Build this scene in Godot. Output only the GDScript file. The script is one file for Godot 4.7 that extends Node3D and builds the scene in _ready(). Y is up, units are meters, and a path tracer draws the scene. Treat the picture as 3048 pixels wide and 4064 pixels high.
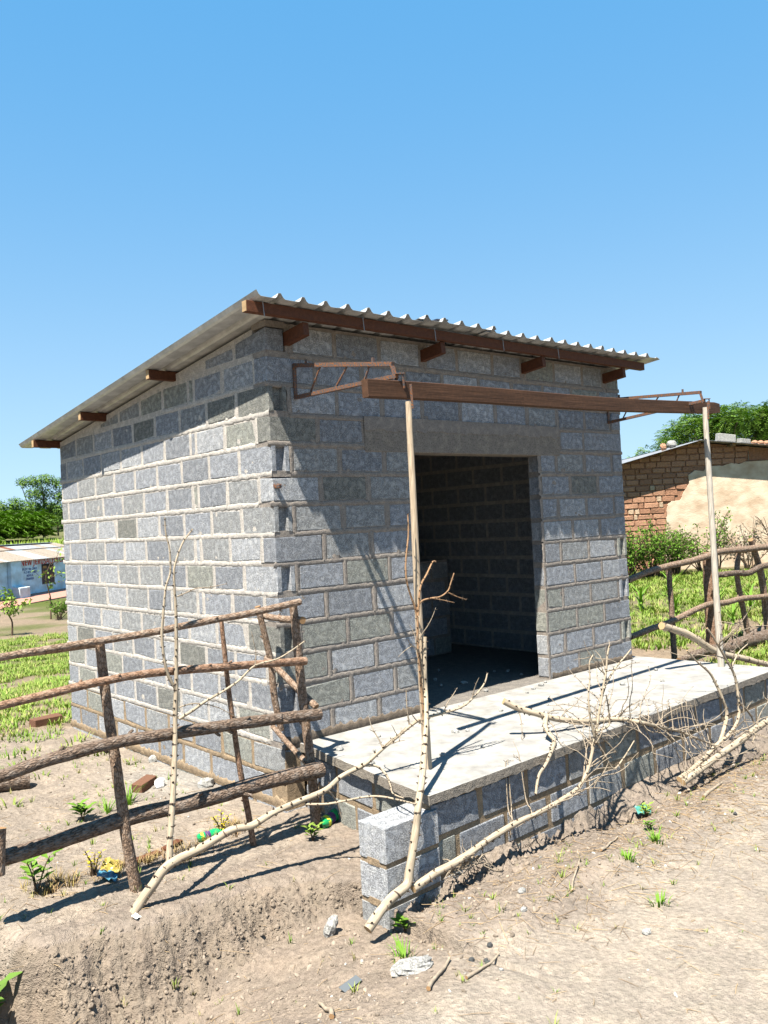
extends Node3D

# ---------------------------------------------------------------- measured lines (metres, y up; front wall in the plane z = 0)
const LINES := {
	"fence_post_a": [-1.212, -0.461, 0.380, -1.257, -0.121, 0.380, -1.291, 0.223, 0.380, -1.325, 0.540, 0.380, -1.351, 0.889, 0.380],
	"fence_post_b": [-0.455, -0.602, 0.340, -0.491, -0.288, 0.340, -0.537, 0.018, 0.340, -0.562, 0.237, 0.340, -0.588, 0.481, 0.340, -0.617, 0.911, 0.340],
	"fence_post_c": [-0.051, -0.462, 0.380, -0.061, -0.169, 0.380, -0.082, 0.118, 0.380, -0.103, 0.348, 0.380, -0.121, 0.632, 0.380, -0.143, 0.960, 0.380],
	"fence_post_d": [-0.043, 0.119, 0.030, -0.083, 0.358, 0.030, -0.096, 0.568, 0.030, -0.137, 0.766, 0.030, -0.176, 0.932, 0.030],
	"fence_post_e": [-1.880, -0.150, 0.360, -1.872, 0.000, 0.360, -1.867, 0.065, 0.360],
	"fence_rail_top": [-1.974, 0.877, 0.430, -1.852, 0.881, 0.430, -1.626, 0.889, 0.430, -1.371, 0.895, 0.430, -1.081, 0.904, 0.430, -0.807, 0.924, 0.430, -0.479, 0.940, 0.430, -0.126, 0.972, 0.430],
	"fence_rail_upper": [-1.986, 0.646, 0.440, -1.864, 0.656, 0.440, -1.628, 0.674, 0.440, -1.384, 0.692, 0.440, -1.122, 0.693, 0.440, -0.825, 0.673, 0.440, -0.501, 0.648, 0.440, -0.113, 0.614, 0.440],
	"fence_rail_lower": [-2.004, 0.332, 0.460, -1.883, 0.335, 0.460, -1.648, 0.363, 0.460, -1.347, 0.377, 0.460, -1.070, 0.363, 0.460, -0.797, 0.346, 0.460, -0.439, 0.321, 0.460, -0.044, 0.283, 0.460],
	"fence_rail_bottom": [-1.978, -0.089, 0.300, -1.861, -0.089, 0.323, -1.559, -0.073, 0.346, -1.228, -0.047, 0.369, -0.921, -0.055, 0.391, -0.585, -0.046, 0.414, -0.317, -0.042, 0.437, -0.047, -0.050, 0.460],
	"fence_rail_slip": [-1.966, 0.868, 0.400, -1.780, 0.874, 0.400, -1.582, 0.874, 0.400, -1.384, 0.871, 0.400],
	"side_rail_top": [-0.126, 0.866, 0.000, -0.115, 0.856, 0.215, -0.112, 0.859, 0.430],
	"side_rail_mid": [-0.110, 0.597, 0.000, -0.089, 0.469, 0.220, -0.051, 0.324, 0.440],
	"side_rail_low": [-0.089, 0.153, 0.000, -0.056, 0.013, 0.210, -0.037, -0.088, 0.420],
	"thorn_a": [-1.378, -0.489, 0.619, -1.317, -0.394, 0.636, -1.248, -0.312, 0.654, -1.168, -0.230, 0.676, -0.997, -0.175, 0.723, -0.855, -0.122, 0.761, -0.749, -0.121, 0.788, -0.626, -0.076, 0.819, -0.497, -0.048, 0.850, -0.340, -0.017, 0.887, -0.239, 0.040, 0.909, -0.099, 0.080, 0.940, -0.010, 0.132, 0.959, 0.100, 0.191, 0.981, 0.222, 0.255, 1.006, 0.295, 0.276, 1.020, 0.419, 0.283, 1.044, 0.585, 0.307, 1.076, 0.725, 0.401, 1.100, 0.765, 0.474, 1.106],
	"thorn_a_up": [-1.158, -0.239, 0.655, -1.126, -0.099, 0.620, -1.095, 0.016, 0.591, -1.067, 0.134, 0.563, -1.025, 0.334, 0.517, -1.006, 0.498, 0.500, -0.995, 0.614, 0.500, -0.987, 0.772, 0.500, -0.977, 1.014, 0.500, -0.980, 1.174, 0.500, -0.970, 1.255, 0.500, -0.921, 1.366, 0.500, -0.857, 1.440, 0.500],
	"thorn_a_left": [-0.998, 0.595, 0.500, -1.046, 0.700, 0.500, -1.064, 0.863, 0.500, -1.053, 0.981, 0.500, -1.029, 1.139, 0.500, -0.999, 1.218, 0.500, -0.998, 1.338, 0.500, -1.015, 1.427, 0.500, -1.016, 1.509, 0.500],
	"thorn_a_twig1": [-0.968, 1.085, 0.500, -0.915, 1.105, 0.520, -0.873, 1.122, 0.540, -0.797, 1.123, 0.560, -0.711, 1.134, 0.580],
	"thorn_a_twig2": [-0.993, 0.441, 0.510, -0.923, 0.474, 0.526, -0.850, 0.513, 0.541, -0.744, 0.554, 0.557, -0.655, 0.599, 0.573, -0.560, 0.666, 0.589, -0.403, 0.689, 0.604, -0.240, 0.763, 0.620],
	"thorn_a_twig3": [-0.558, 0.665, 0.585, -0.548, 0.736, 0.585, -0.559, 0.796, 0.585, -0.571, 0.857, 0.585],
	"thorn_a_twig4": [-0.990, 0.501, 0.510, -0.920, 0.510, 0.522, -0.836, 0.492, 0.535, -0.763, 0.458, 0.548, -0.679, 0.399, 0.560],
	"thorn_a_twig5": [-0.100, 0.075, 0.940, -0.031, 0.059, 0.962, -0.006, 0.018, 1.010, -0.117, 0.018, 1.175, -0.205, 0.018, 1.297, -0.218, 0.018, 1.394],
	"thorn_a_twig6": [-0.457, -0.068, 0.860, -0.378, -0.072, 0.933, -0.311, -0.058, 1.007, -0.213, -0.043, 1.080, -0.167, -0.038, 1.153, -0.124, -0.048, 1.227, -0.207, 0.002, 1.475],
	"thorn_a_twig7": [0.198, 0.251, 1.000, 0.187, 0.355, 1.000, 0.187, 0.456, 1.000],
	"thorn_a_twig8": [-0.331, -0.009, 0.900, -0.272, -0.099, 0.900, -0.246, -0.189, 0.900],
	"thorn_b": [-0.578, -0.488, 1.500, -0.486, -0.431, 1.495, -0.403, -0.393, 1.491, -0.307, -0.366, 1.488, -0.281, -0.300, 1.484, -0.248, -0.214, 1.479, -0.213, -0.110, 1.473, -0.187, -0.004, 1.470, -0.064, 0.102, 1.378, 0.062, 0.233, 1.273, 0.152, 0.336, 1.197, 0.228, 0.463, 1.120, 0.231, 0.568, 1.120, 0.245, 0.761, 1.120],
	"thorn_b_thin": [0.197, 0.128, 1.120, 0.203, 0.315, 1.120, 0.192, 0.574, 1.120, 0.186, 0.747, 1.120, 0.193, 0.851, 1.120, 0.180, 0.929, 1.120, 0.156, 0.991, 1.120, 0.127, 1.080, 1.120, 0.122, 1.166, 1.120, 0.134, 1.249, 1.120, 0.156, 1.352, 1.120, 0.160, 1.467, 1.120],
	"thorn_b_twig1": [0.186, 0.915, 1.120, 0.217, 0.967, 1.133, 0.282, 0.980, 1.147, 0.343, 0.983, 1.160, 0.396, 1.013, 1.173, 0.408, 1.058, 1.187, 0.425, 1.113, 1.200],
	"thorn_b_twig2": [0.379, 1.004, 1.190, 0.449, 0.974, 1.190, 0.525, 0.950, 1.190],
	"thorn_b_twig3": [0.260, 0.983, 1.170, 0.347, 0.964, 1.170, 0.444, 0.939, 1.170],
	"thorn_b_twig4": [0.190, 0.889, 1.130, 0.218, 1.044, 1.130, 0.274, 1.118, 1.130, 0.327, 1.186, 1.130, 0.349, 1.182, 1.130],
	"thorn_c": [1.041, 0.240, 0.980, 1.129, 0.181, 1.037, 1.215, 0.144, 1.094, 1.353, 0.090, 1.151, 1.596, 0.037, 1.208, 1.826, 0.018, 1.275, 1.803, 0.030, 1.475, 2.082, -0.061, 1.475, 2.283, -0.126, 1.475, 2.455, -0.203, 1.493, 2.632, -0.286, 1.550],
	"thorn_c_twig1": [1.252, 0.129, 1.150, 1.165, 0.084, 1.208, 1.134, 0.049, 1.267, 1.104, 0.018, 1.321, 0.833, -0.019, 1.475, 0.756, -0.077, 1.475, 0.689, -0.164, 1.500],
	"thorn_c_twig2": [1.506, 0.067, 1.300, 1.327, 0.052, 1.475, 1.424, -0.017, 1.475, 1.522, -0.108, 1.475],
	"thorn_d": [-0.279, -0.392, 1.500, -0.132, -0.364, 1.501, 0.011, -0.353, 1.502, 0.148, -0.330, 1.504, 0.278, -0.303, 1.505, 0.402, -0.287, 1.506, 0.534, -0.274, 1.507, 0.745, -0.267, 1.508, 0.966, -0.239, 1.509, 1.094, -0.204, 1.511, 1.179, -0.120, 1.512, 1.234, -0.006, 1.513, 1.274, 0.085, 1.514, 1.316, 0.197, 1.515, 1.366, 0.337, 1.516, 1.402, 0.429, 1.518, 1.424, 0.527, 1.519, 1.448, 0.582, 1.520],
	"thorn_d_twig1": [1.360, 0.327, 1.520, 1.533, 0.428, 1.497, 1.682, 0.476, 1.473, 1.796, 0.513, 1.450],
	"thorn_d_twig2": [1.244, 0.058, 1.520, 1.214, 0.188, 1.516, 1.217, 0.313, 1.512, 1.244, 0.404, 1.508, 1.254, 0.502, 1.504, 1.301, 0.543, 1.500],
	"thorn_d_twig3": [1.261, 0.083, 1.520, 1.370, 0.105, 1.540, 1.346, 0.217, 1.560, 1.301, 0.307, 1.580],
	"thorn_d_twig4": [1.261, 0.027, 1.520, 1.320, -0.064, 1.530, 1.394, -0.170, 1.540, 1.483, -0.130, 1.550, 1.605, -0.038, 1.560],
	"thorn_e": [2.125, -0.405, 1.550, 2.353, -0.377, 1.539, 2.556, -0.336, 1.528, 2.761, -0.288, 1.518, 2.879, -0.277, 1.507, 3.025, -0.235, 1.496, 3.120, -0.158, 1.485, 3.143, -0.019, 1.474, 3.130, 0.126, 1.463, 3.063, 0.234, 1.452, 2.957, 0.366, 1.442, 2.891, 0.457, 1.431, 2.836, 0.522, 1.420],
	"thorn_e_twig1": [2.793, -0.298, 1.500, 2.940, -0.138, 1.483, 2.901, -0.002, 1.475, 2.865, 0.108, 1.450, 2.810, 0.197, 1.433, 2.671, 0.298, 1.417, 2.574, 0.390, 1.400],
	"thorn_e_twig2": [3.133, 0.187, 1.440, 3.165, 0.218, 1.440, 3.269, 0.288, 1.440, 3.410, 0.331, 1.440],
	"thorn_e_twig3": [3.108, -0.069, 1.500, 3.278, -0.199, 1.500, 3.338, -0.331, 1.500, 3.276, -0.404, 1.500],
	"thorn_f": [2.051, -0.395, 1.620, 2.502, -0.332, 1.616, 2.786, -0.302, 1.612, 3.090, -0.259, 1.608, 3.375, -0.224, 1.604, 3.676, -0.182, 1.600],
	"thorn_g": [3.532, 0.410, 0.620, 3.820, 0.317, 0.660, 3.963, 0.244, 0.700, 4.131, 0.138, 0.740, 4.334, 0.058, 0.780, 4.547, 0.002, 0.820, 4.960, -0.115, 0.860, 5.466, -0.250, 0.900],
	"rf_post_a": [5.508, -0.288, -0.450, 5.506, 0.177, -0.450, 5.499, 0.487, -0.450, 5.484, 0.813, -0.450],
	"rf_post_b": [6.388, -0.437, -0.450, 6.383, 0.023, -0.450, 6.377, 0.462, -0.450, 6.379, 0.883, -0.450],
	"rf_post_c": [7.292, -0.430, -0.450, 7.211, -0.073, -0.450, 7.116, 0.253, -0.450, 7.046, 0.574, -0.450, 7.146, 0.935, -0.450],
	"rf_post_d": [7.796, -0.440, -0.450, 7.763, 0.041, -0.450, 7.659, 0.568, -0.450, 7.443, 0.977, -0.450],
	"rf_rail_top": [4.605, 0.696, -0.400, 4.978, 0.754, -0.400, 5.358, 0.787, -0.400, 5.871, 0.813, -0.400, 6.303, 0.849, -0.400, 6.536, 0.879, -0.400, 7.122, 0.872, -0.400, 7.806, 0.868, -0.400, 8.635, 0.853, -0.400],
	"rf_rail_mid": [6.418, 0.607, -0.400, 6.890, 0.598, -0.400, 7.220, 0.573, -0.400, 7.521, 0.620, -0.400, 7.778, 0.632, -0.400, 8.467, 0.639, -0.400],
	"rf_rail_low": [4.601, 0.108, -0.400, 5.073, 0.153, -0.400, 5.431, 0.183, -0.400, 5.883, 0.248, -0.400, 6.242, 0.285, -0.400, 6.613, 0.265, -0.400, 7.053, 0.272, -0.400, 7.730, 0.237, -0.400, 8.554, 0.209, -0.400],
	"rf_log": [5.256, -0.223, -0.250, 5.880, -0.193, -0.250, 6.311, -0.230, -0.250, 6.693, -0.210, -0.250, 7.350, -0.221, -0.250, 8.285, -0.247, -0.250],
	"porch_post_a": [0.262, -0.005, 1.070, 0.260, 0.133, 1.070, 0.254, 0.479, 1.070, 0.251, 1.012, 1.070, 0.254, 1.546, 1.070, 0.262, 1.896, 1.060, 0.272, 2.118, 1.050],
	"porch_post_b": [4.067, -0.005, 0.862, 4.051, 0.453, 0.862, 4.045, 1.152, 0.862, 4.037, 1.687, 0.862, 4.028, 2.057, 0.862, 4.031, 2.304, 0.862],
}

const COURSE := 0.1983       # one block course with its joint
const FRONT := 4.01          # length of the front wall
const DEEP := 3.75           # length of the side walls
const THICK := 0.15          # a block wall
var rng := RandomNumberGenerator.new()
var noise_a := FastNoiseLite.new()
var noise_b := FastNoiseLite.new()
var taken := {}
var M := {}
var shapes := {}

# ---------------------------------------------------------------- mesh helper
class MB:
	var v := PackedVector3Array()
	var n := PackedVector3Array()
	var uv := PackedVector2Array()
	var c := PackedColorArray()
	var i := PackedInt32Array()
	var tint := Color.WHITE
	func vert(p: Vector3, nn: Vector3, u := Vector2.ZERO) -> int:
		v.append(p); n.append(nn); uv.append(u); c.append(tint)
		return v.size() - 1
	func tri(a: int, b: int, d: int) -> void:      # counter-clockwise seen from outside, stored clockwise
		i.append(a); i.append(d); i.append(b)
	func flat3(a: Vector3, b: Vector3, d: Vector3) -> void:
		var nn := (b - a).cross(d - a).normalized()
		tri(vert(a, nn, Vector2(0, 0)), vert(b, nn, Vector2(1, 0)), vert(d, nn, Vector2(0.5, 1)))
	func quad(a: Vector3, b: Vector3, d: Vector3, e: Vector3) -> void:
		var nn := (d - a).cross(e - b).normalized()
		var k := vert(a, nn, Vector2(0, 0))
		vert(b, nn, Vector2(1, 0)); vert(d, nn, Vector2(1, 1)); vert(e, nn, Vector2(0, 1))
		tri(k, k + 1, k + 2); tri(k, k + 2, k + 3)
	func into(m: ArrayMesh) -> ArrayMesh:
		if i.is_empty():
			return m
		var a := []
		a.resize(Mesh.ARRAY_MAX)
		a[Mesh.ARRAY_VERTEX] = v; a[Mesh.ARRAY_NORMAL] = n; a[Mesh.ARRAY_TEX_UV] = uv; a[Mesh.ARRAY_COLOR] = c; a[Mesh.ARRAY_INDEX] = i
		m.add_surface_from_arrays(Mesh.PRIMITIVE_TRIANGLES, a)
		return m
	func mesh() -> ArrayMesh:
		return into(ArrayMesh.new())
	# a six-sided body from eight corners (bit 0 x, bit 1 y, bit 2 z) with rounded-off edges
	func hexa(p: Array, ch: float) -> void:
		var mid := Vector3.ZERO
		for q in p: mid += q / 8.0
		var at := []                                # at[corner * 3 + axis] = vertex index
		at.resize(24)
		for k in 8:
			for ax in 3:
				var q: Vector3 = p[k]
				for o in 3:
					if o != ax:
						q += ((p[k ^ (1 << o)] - p[k]) as Vector3).normalized() * ch
				var a1: Vector3 = p[k ^ (1 << ((ax + 1) % 3))] - p[k]
				var a2: Vector3 = p[k ^ (1 << ((ax + 2) % 3))] - p[k]
				var nn := a1.cross(a2).normalized()
				if nn.dot(p[k] - mid) < 0.0: nn = -nn
				at[k * 3 + ax] = vert(q, nn, Vector2(q.x, q.y))
		for ax in 3:
			var b1 := 1 << ((ax + 1) % 3)
			var b2 := 1 << ((ax + 2) % 3)
			for s in 2:
				var k0 := s << ax
				face4(at[k0 * 3 + ax], at[(k0 | b1) * 3 + ax], at[(k0 | b1 | b2) * 3 + ax], at[(k0 | b2) * 3 + ax], mid)
			for s1 in 2:
				for s2 in 2:
					var k1 := (b1 if s1 else 0) | (b2 if s2 else 0)
					var k2 := k1 | (1 << ax)
					face4(at[k1 * 3 + (ax + 1) % 3], at[k2 * 3 + (ax + 1) % 3], at[k2 * 3 + (ax + 2) % 3], at[k1 * 3 + (ax + 2) % 3], mid)
		for k in 8:
			face3(at[k * 3], at[k * 3 + 1], at[k * 3 + 2], mid)
	func face3(a: int, b: int, d: int, mid: Vector3) -> void:
		if (v[b] - v[a]).cross(v[d] - v[a]).dot(v[a] - mid) < 0.0: tri(a, d, b)
		else: tri(a, b, d)
	func face4(a: int, b: int, d: int, e: int, mid: Vector3) -> void:
		face3(a, b, d, mid); face3(a, d, e, mid)
	func box(lo: Vector3, hi: Vector3, ch := 0.0, turn := Transform3D()) -> void:
		var p := []
		for k in 8:
			p.append(turn * Vector3(hi.x if k & 1 else lo.x, hi.y if k & 2 else lo.y, hi.z if k & 4 else lo.z))
		hexa(p, maxf(ch, 0.0004))
	# a straight bar of rectangular section between two points; up gives the direction of its height
	func bar(a: Vector3, b: Vector3, wide: float, high: float, up := Vector3.UP, ch := 0.002) -> void:
		var z := (b - a).normalized()
		var x := up.cross(z).normalized()
		var y := z.cross(x).normalized()
		box(Vector3(-wide / 2, -high / 2, 0), Vector3(wide / 2, high / 2, (b - a).length()), ch, Transform3D(Basis(x, y, z), a))
	# an upright prism over a footprint (x, z), given counter-clockwise seen from above
	func prism(foot: PackedVector2Array, y0: float, y1: float) -> void:
		var m := foot.size()
		for k in m:
			var a := foot[k]
			var b := foot[(k + 1) % m]
			quad(Vector3(a.x, y0, a.y), Vector3(b.x, y0, b.y), Vector3(b.x, y1, b.y), Vector3(a.x, y1, a.y))
		var t := Geometry2D.triangulate_polygon(foot)
		for k in range(0, t.size(), 3):
			up_tri(foot[t[k]], foot[t[k + 1]], foot[t[k + 2]], y1, 1.0)
			up_tri(foot[t[k]], foot[t[k + 1]], foot[t[k + 2]], y0, -1.0)
	func up_tri(a: Vector2, b: Vector2, d: Vector2, y: float, s: float) -> void:
		var p := Vector3(a.x, y, a.y)
		var q := Vector3(b.x, y, b.y)
		var r := Vector3(d.x, y, d.y)
		if (q - p).cross(r - p).y * s < 0.0: flat3(p, r, q)
		else: flat3(p, q, r)

# ---------------------------------------------------------------- naming and adding
func numbered(called: String) -> String:
	var k: int = taken.get(called, 0)
	taken[called] = k + 1
	return called if k == 0 else "%s_%03d" % [called, k]

func tag(o: Node3D, label: String, category: String, group := "", kind := "") -> Node3D:
	o.set_meta("label", label); o.set_meta("category", category)
	if group: o.set_meta("group", group)
	if kind: o.set_meta("kind", kind)
	return o

func thing(called: String, label: String, category: String, at := Vector3.ZERO, group := "", turn := 0.0) -> Node3D:
	var o := Node3D.new()
	o.name = numbered(called)
	add_child(o, true)
	o.position = at
	o.rotation.y = turn
	return tag(o, label, category, group)

func put(called: String, m: Mesh, material, parent: Node = null, at := Vector3.ZERO) -> MeshInstance3D:
	var o := MeshInstance3D.new()
	o.name = called if parent else numbered(called)
	o.mesh = m
	if material is Array:
		for k in mini(material.size(), m.get_surface_count()):
			o.set_surface_override_material(k, material[k])
	else:
		o.material_override = material
	(parent if parent else self).add_child(o, true)
	o.position = at
	return o

func structure(called: String, m: Mesh, material, label: String) -> MeshInstance3D:
	var o := put(called, m, material)
	o.set_meta("kind", "structure"); o.set_meta("label", label)
	return o

func scatter(called: String, m: Mesh, material: Material, where: Array, colors: Array, label: String, category: String, parent: Node = null) -> MultiMeshInstance3D:
	var mm := MultiMesh.new()
	mm.transform_format = MultiMesh.TRANSFORM_3D
	mm.use_colors = not colors.is_empty()
	mm.mesh = m
	mm.instance_count = where.size()
	for k in where.size():
		mm.set_instance_transform(k, where[k])
		if mm.use_colors: mm.set_instance_color(k, colors[k])
	var o := MultiMeshInstance3D.new()
	o.name = called if parent else numbered(called)
	o.multimesh = mm
	o.material_override = material
	(parent if parent else self).add_child(o, true)
	o.set_meta("kind", "stuff")
	if label: o.set_meta("label", label)
	if category: o.set_meta("category", category)
	return o

# ---------------------------------------------------------------- shapes
func line3(key: String) -> PackedVector3Array:
	var a: Array = LINES[key]
	var p := PackedVector3Array()
	for k in range(0, a.size(), 3): p.append(Vector3(a[k], a[k + 1], a[k + 2]))
	return p

func smooth_line(p: PackedVector3Array, step: float) -> PackedVector3Array:
	var out := PackedVector3Array()
	for k in p.size() - 1:
		var a := p[maxi(k - 1, 0)]
		var d := p[mini(k + 2, p.size() - 1)]
		var m := maxi(1, int(ceil(p[k].distance_to(p[k + 1]) / step)))
		for j in m: out.append(p[k].cubic_interpolate(p[k + 1], a, d, float(j) / m))
	out.append(p[-1])
	return out

# a branch: radius goes from r0 to r1, rough adds bumps; surface 0 is bark, surface 1 the cut ends
func tube(p: PackedVector3Array, r0: float, r1: float, sides := 8, rough := 0.1, step := 0.05, ends := true, shape_seed := 0.0) -> ArrayMesh:
	var q := smooth_line(p, step)
	var b := MB.new()
	var e := MB.new()
	add_tube(b, e, q, r0, r1, sides, rough, ends, shape_seed)
	return e.into(b.mesh())

func add_tube(b: MB, e: MB, q: PackedVector3Array, r0: float, r1: float, sides: int, rough: float, ends := true, shape_seed := 0.0) -> void:
	var first := b.v.size()
	var t := (q[1] - q[0]).normalized()
	var x := t.cross(Vector3.UP if absf(t.y) < 0.9 else Vector3.RIGHT).normalized()
	var along := 0.0
	var total := 0.0
	for k in q.size() - 1: total += q[k].distance_to(q[k + 1])
	for k in q.size():
		if k: along += q[k].distance_to(q[k - 1])
		t = (q[mini(k + 1, q.size() - 1)] - q[maxi(k - 1, 0)]).normalized()
		x = (x - t * x.dot(t)).normalized()
		var y := t.cross(x)
		var r := lerpf(r0, r1, along / maxf(total, 0.001))
		var ring := PackedVector3Array()
		for s in sides + 1:
			var a := TAU * (s % sides) / sides
			var d := x * cos(a) + y * sin(a)
			var w := 1.0 + rough * (noise_a.get_noise_3d(q[k].x * 40.0 + d.x * 20.0 + shape_seed, q[k].y * 40.0 + d.y * 20.0, q[k].z * 40.0 + d.z * 20.0) * 1.6 + 0.7 * noise_b.get_noise_2d(along * 55.0 + shape_seed * 7.0, a * 2.0))
			b.vert(q[k] + d * r * w, d, Vector2(float(s) / sides * TAU * r / 0.3, along / 0.3))
			ring.append(q[k] + d * r * w)
		if ends and (k == 0 or k == q.size() - 1) and e != null:
			var nn := -t if k == 0 else t
			var mid := e.vert(q[k] + nn * r * 0.06, nn, Vector2(0.5, 0.5))
			for s in sides:
				var a0 := e.vert(ring[s], nn, Vector2(0.5 + 0.5 * cos(TAU * s / sides), 0.5 + 0.5 * sin(TAU * s / sides)))
				var a1 := e.vert(ring[s + 1], nn, Vector2(0.5 + 0.5 * cos(TAU * (s + 1) / sides), 0.5 + 0.5 * sin(TAU * (s + 1) / sides)))
				e.face3(mid, a0, a1, q[k] - nn)
	for k in q.size() - 1:
		for s in sides:
			var a := first + k * (sides + 1) + s
			var d := a + sides + 1
			b.tri(a, a + 1, d + 1); b.tri(a, d + 1, d)

# a lump of stone or clod: a bumpy ball flattened by size
func lump(size: Vector3, rough: float, shape_seed: float, rings := 7, sides := 10) -> ArrayMesh:
	var b := MB.new()
	for r in rings + 1:
		var up := PI * r / rings - PI / 2
		for s in sides + 1:
			var a := TAU * (s % sides) / sides
			var d := Vector3(cos(up) * cos(a), sin(up), cos(up) * sin(a))
			var w := 1.0 + rough * (noise_a.get_noise_3d(d.x * 30.0 + shape_seed, d.y * 30.0, d.z * 30.0) + 0.7 * noise_b.get_noise_3d(d.x * 45.0, d.y * 45.0 + shape_seed, d.z * 45.0))
			b.vert(d * w * size, (d / size).normalized())
	for r in rings:
		for s in sides:
			var a := r * (sides + 1) + s
			var d := a + sides + 1
			b.tri(a, d, d + 1); b.tri(a, d + 1, a + 1)
	return flat_shaded(b)

func flat_shaded(b: MB) -> ArrayMesh:
	var o := MB.new()
	for k in range(0, b.i.size(), 3):
		var p := b.v[b.i[k]]
		var q := b.v[b.i[k + 2]]
		var r := b.v[b.i[k + 1]]
		if (q - p).cross(r - p).length() > 1e-9: o.flat3(p, q, r)
	return o.mesh()

# a leaf: two halves folded along the midrib
func add_leaf(b: MB, at: Vector3, dir: Vector3, up: Vector3, long: float, wide: float, bend := 0.25) -> void:
	var side := dir.cross(up).normalized()
	var nn := side.cross(dir).normalized()
	var tip := at + dir * long - nn * long * bend
	var mid := at + dir * long * 0.5 - nn * long * bend * 0.2
	var l := mid + side * wide * 0.5 + nn * wide * 0.12
	var r := mid - side * wide * 0.5 + nn * wide * 0.12
	var k := b.vert(at, nn)
	b.vert(l, (nn - side * 0.3).normalized()); b.vert(tip, nn); b.vert(r, (nn + side * 0.3).normalized())
	b.tri(k, k + 1, k + 2); b.tri(k, k + 2, k + 3)

func add_blade(b: MB, at: Vector3, lean: Vector3, high: float, wide: float) -> void:
	var side := lean.cross(Vector3.UP).normalized()
	if side.length() < 0.5: side = Vector3.RIGHT
	var last := -1
	for k in 4:
		var t := k / 3.0
		var p := at + Vector3.UP * high * t * (1.0 - 0.25 * t * lean.length()) + lean * high * t * t
		var w := wide * (1.0 - t * t) * 0.5 + 0.0003
		var nn := (lean * -0.5 + Vector3.UP * 0.8).normalized()
		var a := b.vert(p - side * w, nn)
		b.vert(p + side * w, nn)
		if last >= 0:
			b.tri(last, last + 1, a + 1); b.tri(last, a + 1, a)
		last = a

func any_dir() -> Vector3:
	var a := rng.randf() * TAU
	var y := rng.randf_range(-1, 1)
	return Vector3(cos(a) * sqrt(1 - y * y), y, sin(a) * sqrt(1 - y * y))

func ss(a: float, b: float, x: float) -> float:
	return smoothstep(a, b, x)

# ---------------------------------------------------------------- textures and materials
func seamless(size: int, kind: int, freq: float, oct: int, sd: int, cell_return := 1) -> PackedByteArray:
	var f := FastNoiseLite.new()
	f.noise_type = kind
	f.frequency = freq
	f.seed = sd
	f.fractal_type = FastNoiseLite.FRACTAL_FBM if oct > 1 else FastNoiseLite.FRACTAL_NONE
	f.fractal_octaves = oct
	f.cellular_return_type = cell_return
	var im := f.get_seamless_image(size, size, false, false, 0.12, true)
	im.convert(Image.FORMAT_L8)
	return im.get_data()

func grey(size: int, f: Callable) -> ImageTexture:
	var d := PackedByteArray()
	d.resize(size * size)
	for k in size * size: d[k] = clampi(int(f.call(k)), 0, 255)
	return ImageTexture.create_from_image(Image.create_from_data(size, size, false, Image.FORMAT_L8, d))

func toned(size: int, f: Callable) -> ImageTexture:      # f gives linear colours
	var im := Image.create_empty(size, size, false, Image.FORMAT_RGB8)
	for k in size * size: im.set_pixel(k % size, k / size, (f.call(k) as Color).linear_to_srgb())
	return ImageTexture.create_from_image(im)

func mat(called: String, lin: Color, o := {}) -> StandardMaterial3D:
	var m := StandardMaterial3D.new()
	m.resource_name = called
	m.albedo_color = (lin * 0.82).linear_to_srgb()
	m.roughness = o.get("rough", 0.9)
	m.metallic = o.get("metal", 0.0)
	m.metallic_specular = o.get("spec", 0.35)
	if o.has("tex"): m.albedo_texture = o.tex
	if o.has("tri"):
		m.uv1_triplanar = true
		m.uv1_world_triplanar = o.get("world", true)
		m.uv1_scale = Vector3.ONE * o.tri
		m.uv1_triplanar_sharpness = 6.0
	elif o.has("uv"):
		m.uv1_scale = o.uv
	if o.has("height"):
		m.heightmap_enabled = true
		m.heightmap_texture = o.height
		m.heightmap_scale = o.get("deep", 0.3)
	if o.has("detail"):
		m.detail_enabled = true
		m.detail_blend_mode = BaseMaterial3D.BLEND_MODE_MUL
		m.detail_albedo = o.detail
		m.detail_uv_layer = BaseMaterial3D.DETAIL_UV_2
		m.uv2_triplanar = true
		m.uv2_world_triplanar = true
		m.uv2_scale = Vector3.ONE * o.get("detail_tri", 0.35)
	if o.get("vc", false): m.vertex_color_use_as_albedo = true
	if o.has("back"):
		m.backlight_enabled = true
		m.backlight = o.back
	m.cull_mode = BaseMaterial3D.CULL_DISABLED if o.get("two", false) else BaseMaterial3D.CULL_BACK
	M[called] = m
	return m

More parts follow.
